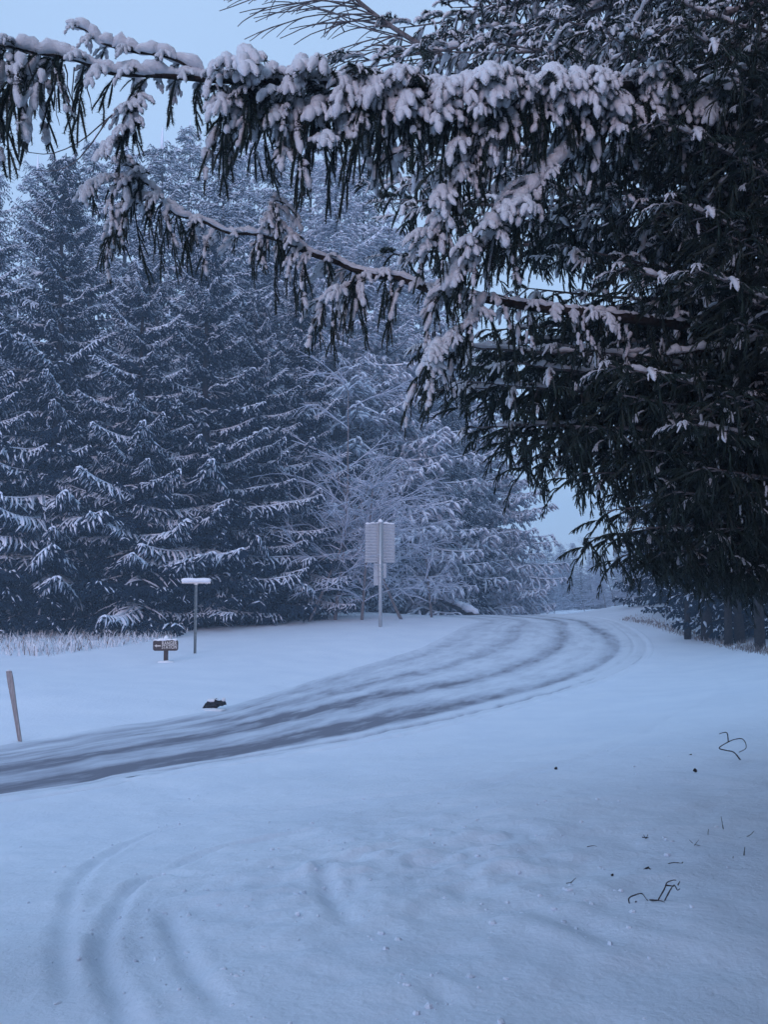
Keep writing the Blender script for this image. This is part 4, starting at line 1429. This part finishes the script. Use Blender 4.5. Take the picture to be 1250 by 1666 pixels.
# ------------------------------------------------------------------ leaning wooden stake at the road's far edge
p = hit(32, 1206, G0, 6, 60)
mpp = p.y / F
stq = thing('wooden_stake', 'weathered grey wooden marker stake leaning left at the road edge', 'stake', p)
tp = at(14, 1092, p.y - 0.05) - p
t = np.linspace(-0.15, 1, 14)
mb = MB()
P = np.outer(t, np.array(tp))
wd = np.interp(t, [-0.15, 0, 0.45, 0.8, 0.97, 1.0], [0.028, 0.03, 0.036, 0.05, 0.052, 0.045])
V, Fq = [], []
for i, (q, w_) in enumerate(zip(P, wd)):
    V += [q + (-w_, -0.018, 0), q + (w_, -0.018, 0), q + (w_, 0.018, 0), q + (-w_, 0.018, 0)]
    if i:
        b0 = (i - 1) * 4
        for k in range(4):
            Fq.append((b0 + k, b0 + (k + 1) % 4, b0 + 4 + (k + 1) % 4, b0 + 4 + k))
Fq.append((len(V) - 4, len(V) - 3, len(V) - 2, len(V) - 1))
mb.add(V, Fq, 0, False)
link('shaft', mb.mesh('shaft', [M['wood']]), stq)
mb = MB()
snow_on(mb, np.array([np.array(tp) + (-0.04, 0, 0.0), np.array(tp) + (0, 0, 0.012), np.array(tp) + (0.04, 0, 0.005)]), 0.022, 0, np.random.default_rng(2), 0.015, 7, 0.1, 0.7)
link('snow', mb.mesh('snow', [M['snow']]), stq)

# ------------------------------------------------------------------ dark rock at the far edge of the road
p = hit(345, 1155, G0, 6, 60)
mpp = p.y / F
rk = thing('rock', 'dark jagged rock poking out of the snow beside the far edge of the road', 'rock', p)
rg = np.random.default_rng(12)


def lump(rx, ry, rz, seed, rough_=0.25, rings=9, seg=14, flat=0.0):
    r_ = np.random.default_rng(seed)
    th = np.linspace(0.05, PI - 0.05, rings); ph = np.linspace(0, 2 * PI, seg, endpoint=False)
    T_, P_ = np.meshgrid(th, ph, indexing='ij')
    rr = 1 + rough_ * (vnoise(T_ * 3 + seed, np.cos(P_) * 2 + np.sin(P_) * 3, 1.0, seed) * 1.6 + 0.7 * (r_.random(T_.shape) - 0.5))
    v = np.stack([rx * rr * np.sin(T_) * np.cos(P_), ry * rr * np.sin(T_) * np.sin(P_), rz * rr * np.cos(T_)], -1).reshape(-1, 3)
    i = np.arange(rings - 1)[:, None] * seg; j = np.arange(seg)[None, :]; k = (j + 1) % seg
    return v, np.stack([i + j, i + seg + j, i + seg + k, i + k], -1).reshape(-1, 4)


mb = MB()
v, f = lump(0.17, 0.12, 0.10, 3, 0.5); v[:, 2] += 0.10 + v[:, 0] * 0.25; mb.add(v, f, 0, False)
v, f = lump(0.11, 0.09, 0.05, 5, 0.5); v += (0.19, 0, 0.14); mb.add(v, f, 0, False)
mb.tube(np.array([(-0.22, -0.02, 0.0), (-0.16, -0.02, 0.09), (-0.12, -0.01, 0.14)]), [0.012, 0.02, 0.03], 6, 0, True)
link('stone', mb.mesh('stone', [M['stone']]), rk)
mb = MB()
v, f = lump(0.13, 0.10, 0.045, 7, 0.3); v += (0.02, 0.02, 0.20); mb.add(v, f, 0, True)
v, f = lump(0.045, 0.04, 0.05, 8, 0.3); v += (0.25, 0, 0.22); mb.add(v, f, 0, True)
v, f = lump(0.33, 0.12, 0.05, 9, 0.3); v += (0.0, -0.12, 0.0); mb.add(v, f, 0, True)
link('snow', mb.mesh('snow', [M['snow']]), rk)

# ------------------------------------------------------------------ frosted and dry grass
def grass(name, pts, h0, h1, mats, seed, lean=0.35, w=0.02):
    rg = np.random.default_rng(seed)
    mb = MB()
    n = len(pts)
    P = np.asarray(pts)
    cl = np.clip(vnoise(P[:, 0], P[:, 1], 0.8, seed) + vnoise(P[:, 0], P[:, 1], 2.5, seed + 1) + 0.5, 0.05, 1)
    h = (h0 + (h1 - h0) * rg.random(n) ** 1.6) * (0.35 + 0.9 * cl)
    dx, dy = (rg.random(n) - 0.5) * 2 * lean * h, (rg.random(n) - 0.5) * 2 * lean * h
    a = rg.random(n) * PI
    sx, sy = np.cos(a) * w / 2, np.sin(a) * w / 2
    z0 = np.zeros(n) - 0.05
    off = lambda x, y, z: np.stack([P[:, 0] + x, P[:, 1] + y, P[:, 2] + z], 1)
    v = np.stack([off(-sx, -sy, z0), off(sx, sy, z0), off(dx * 0.4 + sx, dy * 0.4 + sy, h * 0.6), off(dx * 0.4 - sx, dy * 0.4 - sy, h * 0.6), off(dx, dy, h)], 1).reshape(-1, 3)
    k = np.arange(n) * 5
    sel_ = rg.random(n) < 0.82
    for mt, ss in ((0, sel_), (1, ~sel_)):
        kk = k[ss]
        if len(kk):
            mb.f.append(np.stack([kk, kk + 1, kk + 2, kk + 3], 1)); mb.m.append(np.full(len(kk), mt, np.int32)); mb.s.append(np.zeros(len(kk), bool))
            mb.f.append(np.stack([kk + 3, kk + 2, kk + 4], 1)); mb.m.append(np.full(len(kk), mt, np.int32)); mb.s.append(np.zeros(len(kk), bool))
    mb.v.append(v); mb.n += len(v)
    o = link(name, mb.mesh(name, mats), kind='stuff')
    return o


rg = np.random.default_rng(91)
xs_ = rg.uniform(-19.5, -8.6, 4000); ys_ = rg.uniform(31.5, 41, 4000)
edge = 31.6 + 1.6 * (vnoise(xs_, xs_ * 0, 1.5, 61) + 0.5) + np.clip(xs_ + 11.5, 0, 9) * 1.8
keep = (ys_ > edge)
xs_, ys_ = xs_[keep], ys_[keep]
tag(grass('frosted_grass', np.stack([xs_, ys_, ground(xs_, ys_)], 1), 0.08, 0.48, [M['frost_grass'], M['dry_grass']], 92, 0.75, 0.032), 'patch of tall dead grass white with frost below the left spruces', 'grass')
# strip of reddish dry grass and snow-bent stalks along the right-hand wood
line = [hit(x, y, G0, 15, 90) for x, y in [(1010, 1009), (1050, 1016), (1100, 1032), (1150, 1046), (1200, 1058), (1260, 1068), (1400, 1090)]]
LP = catmull([(q.x, q.y) for q in line], 200)
n = 2300
tt = rg.random(n) * 198; ii_ = tt.astype(int)
base = LP[ii_] + (LP[ii_ + 1] - LP[ii_]) * (tt - ii_)[:, None]
off = np.abs(rg.normal(0, 1.3, n))
xs_, ys_ = base[:, 0] + off * 0.45 + rg.normal(0, .1, n), base[:, 1] + off * 0.9
tag(grass('dry_grass', np.stack([xs_, ys_, ground(xs_, ys_)], 1), 0.06, 0.28, [M['dry_grass'], M['frost_grass']], 93, 0.5, 0.022), 'strip of dry brown grass along the foot of the right-hand wood', 'grass')


# ------------------------------------------------------------------ weeds and twigs in the near snow
def stem(name, label, polylines, r, cat='twig', group='twigs and weeds in the near snow', hz=1.0):
    """polylines in photograph pixels; the first point of the first one stands on the ground."""
    p0 = hit(*polylines[0][0], G0, 2, 60)
    t = thing(name, label, cat, p0, 0, group)
    D_ = p0.y
    rg_ = np.random.default_rng(int(polylines[0][0][0]))
    mb = MB()
    for pl in polylines:
        pts = []
        for i, (x, y) in enumerate(pl):
            q = at(x, y, D_ + 0.02 * math.sin(i * 2.1))
            pts.append(np.array(q - p0))
        P = catmull(pts, max(6, 5 * len(pts))) if len(pts) > 2 else np.array(pts)
        # keep the stalks out of the ground
        for q in P:
            q[2] = max(q[2], gz(q[0] + p0.x, q[1] + p0.y) - p0.z + 0.002)
        mb.tube(P, np.linspace(r * 0.62, r * 0.3, len(P)) * (0.8 + 0.4 * rg_.random(len(P))), 5, 0, True)
    link('stalk', mb.mesh('stalk', [M['weed']]), t)
    return t


stem('twig', 'looped dark twig sticking out of the snow near the right edge', [
    [(1206, 1237), (1195, 1224), (1183, 1221), (1171, 1217), (1184, 1208), (1196, 1203), (1208, 1202), (1214, 1209), (1214, 1218), (1203, 1224)],
    [(1186, 1207), (1184, 1193), (1178, 1192), (1171, 1194)]], 0.012)
stem('twig', 'bent twig arch at the left of the tangled pair in the lower right snow', [
    [(1026, 1474), (1024, 1462), (1034, 1456), (1045, 1454), (1052, 1462), (1057, 1468)],
    [(1016, 1474), (1038, 1475)], [(1036, 1466), (1032, 1473)]], 0.007)
stem('twig', 'tangled upright twig at the right of the pair in the lower right snow', [
    [(1078, 1474), (1084, 1462), (1092, 1447), (1098, 1440), (1103, 1448), (1107, 1446)],
    [(1072, 1464), (1082, 1446), (1086, 1436), (1096, 1432), (1101, 1432)], [(1058, 1464), (1072, 1465), (1083, 1468)], [(1104, 1440), (1107, 1434)], [(1084, 1440), (1098, 1442)]], 0.007)
for i, (polys, lab, r) in enumerate([
    ([[(1178, 1350), (1176, 1338), (1174, 1328)]], 'single upright weed stalk at the right, taller one of a pair', 0.006),
    ([[(1153, 1362), (1153, 1354), (1154, 1349)]], 'short upright weed stalk left of the taller one at the right', 0.005),
    ([[(1211, 1396), (1212, 1386), (1213, 1378)]], 'dark upright stub near the right edge of the snow', 0.007),
    ([[(1193, 1399), (1194, 1393)]], 'tiny dark stub left of the upright stub near the right edge', 0.006),
    ([[(1202, 1364), (1214, 1362), (1222, 1358), (1228, 1352)]], 'low twig lying slanted near the right edge of the snow', 0.006),
    ([[(984, 1334), (998, 1338), (1008, 1338)], [(996, 1338), (1001, 1333)]], 'flat dark tuft lying in the snow left of the weed stalks', 0.007),
    ([[(1052, 1366), (1048, 1358)], [(1052, 1366), (1055, 1358)], [(1046, 1362), (1057, 1363)]], 'small star-shaped dark weed in the lower right snow', 0.006),
    ([[(1048, 1416), (1055, 1411), (1060, 1417)], [(1052, 1416), (1056, 1410)], [(1050, 1417), (1062, 1418)]], 'small dark heap of stalks above the tangled twigs', 0.009),
    ([[(1088, 1406), (1098, 1408), (1112, 1411)], [(1103, 1409), (1104, 1404)], [(1111, 1411), (1112, 1405)]], 'row of short dark stalks right of the dark heap', 0.006),
    ([[(1126, 1380), (1132, 1374), (1138, 1366)], [(1128, 1372), (1122, 1366)], [(1131, 1374), (1141, 1376)]], 'faint spread weed below the upright stalks', 0.004),
    ([[(917, 1456), (930, 1455), (944, 1452)], [(924, 1456), (930, 1450)]], 'lower thin twig lying left in the lower right snow', 0.005),
    ([[(922, 1438), (931, 1437)], [(929, 1437), (938, 1428)]], 'upper thin twig lying left in the lower right snow', 0.005),
    ([[(956, 1378), (966, 1380), (972, 1381)]], 'faint straw lying in the snow left of the star-shaped weed', 0.004),
]):
    stem('weed', lab, polys, r, 'weed')
for i, (x, y, s, lab) in enumerate([(1125, 1230, 0.016, 'upper dark clod on the snow below the looped twig'), (1132, 1255, 0.02, 'lower dark clod on the snow below the looped twig'), (905, 1252, 0.018, 'lone dark clod on the snow in the middle foreground'), (562, 1146, 0.05, 'dark clod of slush on the road surface'), (997, 1425, 0.008, 'speck of dark bark on the snow left of the dark heap')]):
    p = hit(x, y, G0, 2, 60)
    mb = MB(); v, f = lump(s * 1.3, s, s * 0.9, 20 + i, 0.5, 6, 9); mb.add(v + (0, 0, s * 0.5), f, 0, False)
    tag(link('clod', mb.mesh('clod', [M['weed']]), None, p, (0, 0, i)), lab, 'clod', 'dark clods on the snow')

# crumbs of snow thrown up by feet and wheels
mb = MB()
rg = np.random.default_rng(140)
xc = np.concatenate([rg.normal(0.1, 1.5, 420), rg.uniform(-3.5, 3.5, 160)])
yc = np.concatenate([rg.normal(6.6, 1.7, 420), rg.uniform(4, 13, 160)])
for P in track_w[:6]:
    k = rg.integers(0, len(P), 45)
    xc = np.concatenate([xc, P[k, 0] + rg.normal(0, .12, 45)]); yc = np.concatenate([yc, P[k, 1] + rg.normal(0, .12, 45)])
gi = lambda x, y: np.array([np.argmin(np.abs(ys - b_)) * nx + np.argmin(np.abs(xs - a_)) for a_, b_ in zip(x, y)])
zc = g[gi(xc, yc)]
base_v, base_f = lump(1, 1, 0.7, 77, 0.5, 5, 6)
for x, y, z in zip(xc, yc, zc):
    if y < 3.4:
        continue
    r_ = 0.004 + 0.014 * rg.random() ** 4
    a_ = rg.random() * 6.3
    v = base_v @ np.array([[math.cos(a_), -math.sin(a_), 0], [math.sin(a_), math.cos(a_), 0], [0, 0, 1]]) * r_ * (0.7 + 0.6 * rg.random(3))
    mb.add(v + (x, y, z + r_ * 0.2), base_f, 0, False)
tag(link('snow_crumbs', mb.mesh('snow_crumbs', [M['ground']]), kind='stuff'), 'loose crumbs of snow strewn over the trampled foreground', 'snow crumbs')

# ------------------------------------------------------------------ haze
m = bpy.data.materials.new('haze')
m.use_nodes = True
nt = m.node_tree
nt.nodes.clear()
o_ = nt.nodes.new('ShaderNodeOutputMaterial')
vol = nt.nodes.new('ShaderNodeVolumePrincipled')
vol.inputs['Color'].default_value = (0.62, 0.80, 1.0, 1)
vol.inputs['Density'].default_value = 0.0023
vol.inputs['Anisotropy'].default_value = 0.2
nt.links.new(vol.outputs[0], o_.inputs['Volume'])
mb = MB()
mb.box(-262, -62, -14, 262, 424, 42, 0)
hz = link('haze', mb.mesh('haze', [m]), kind='stuff')
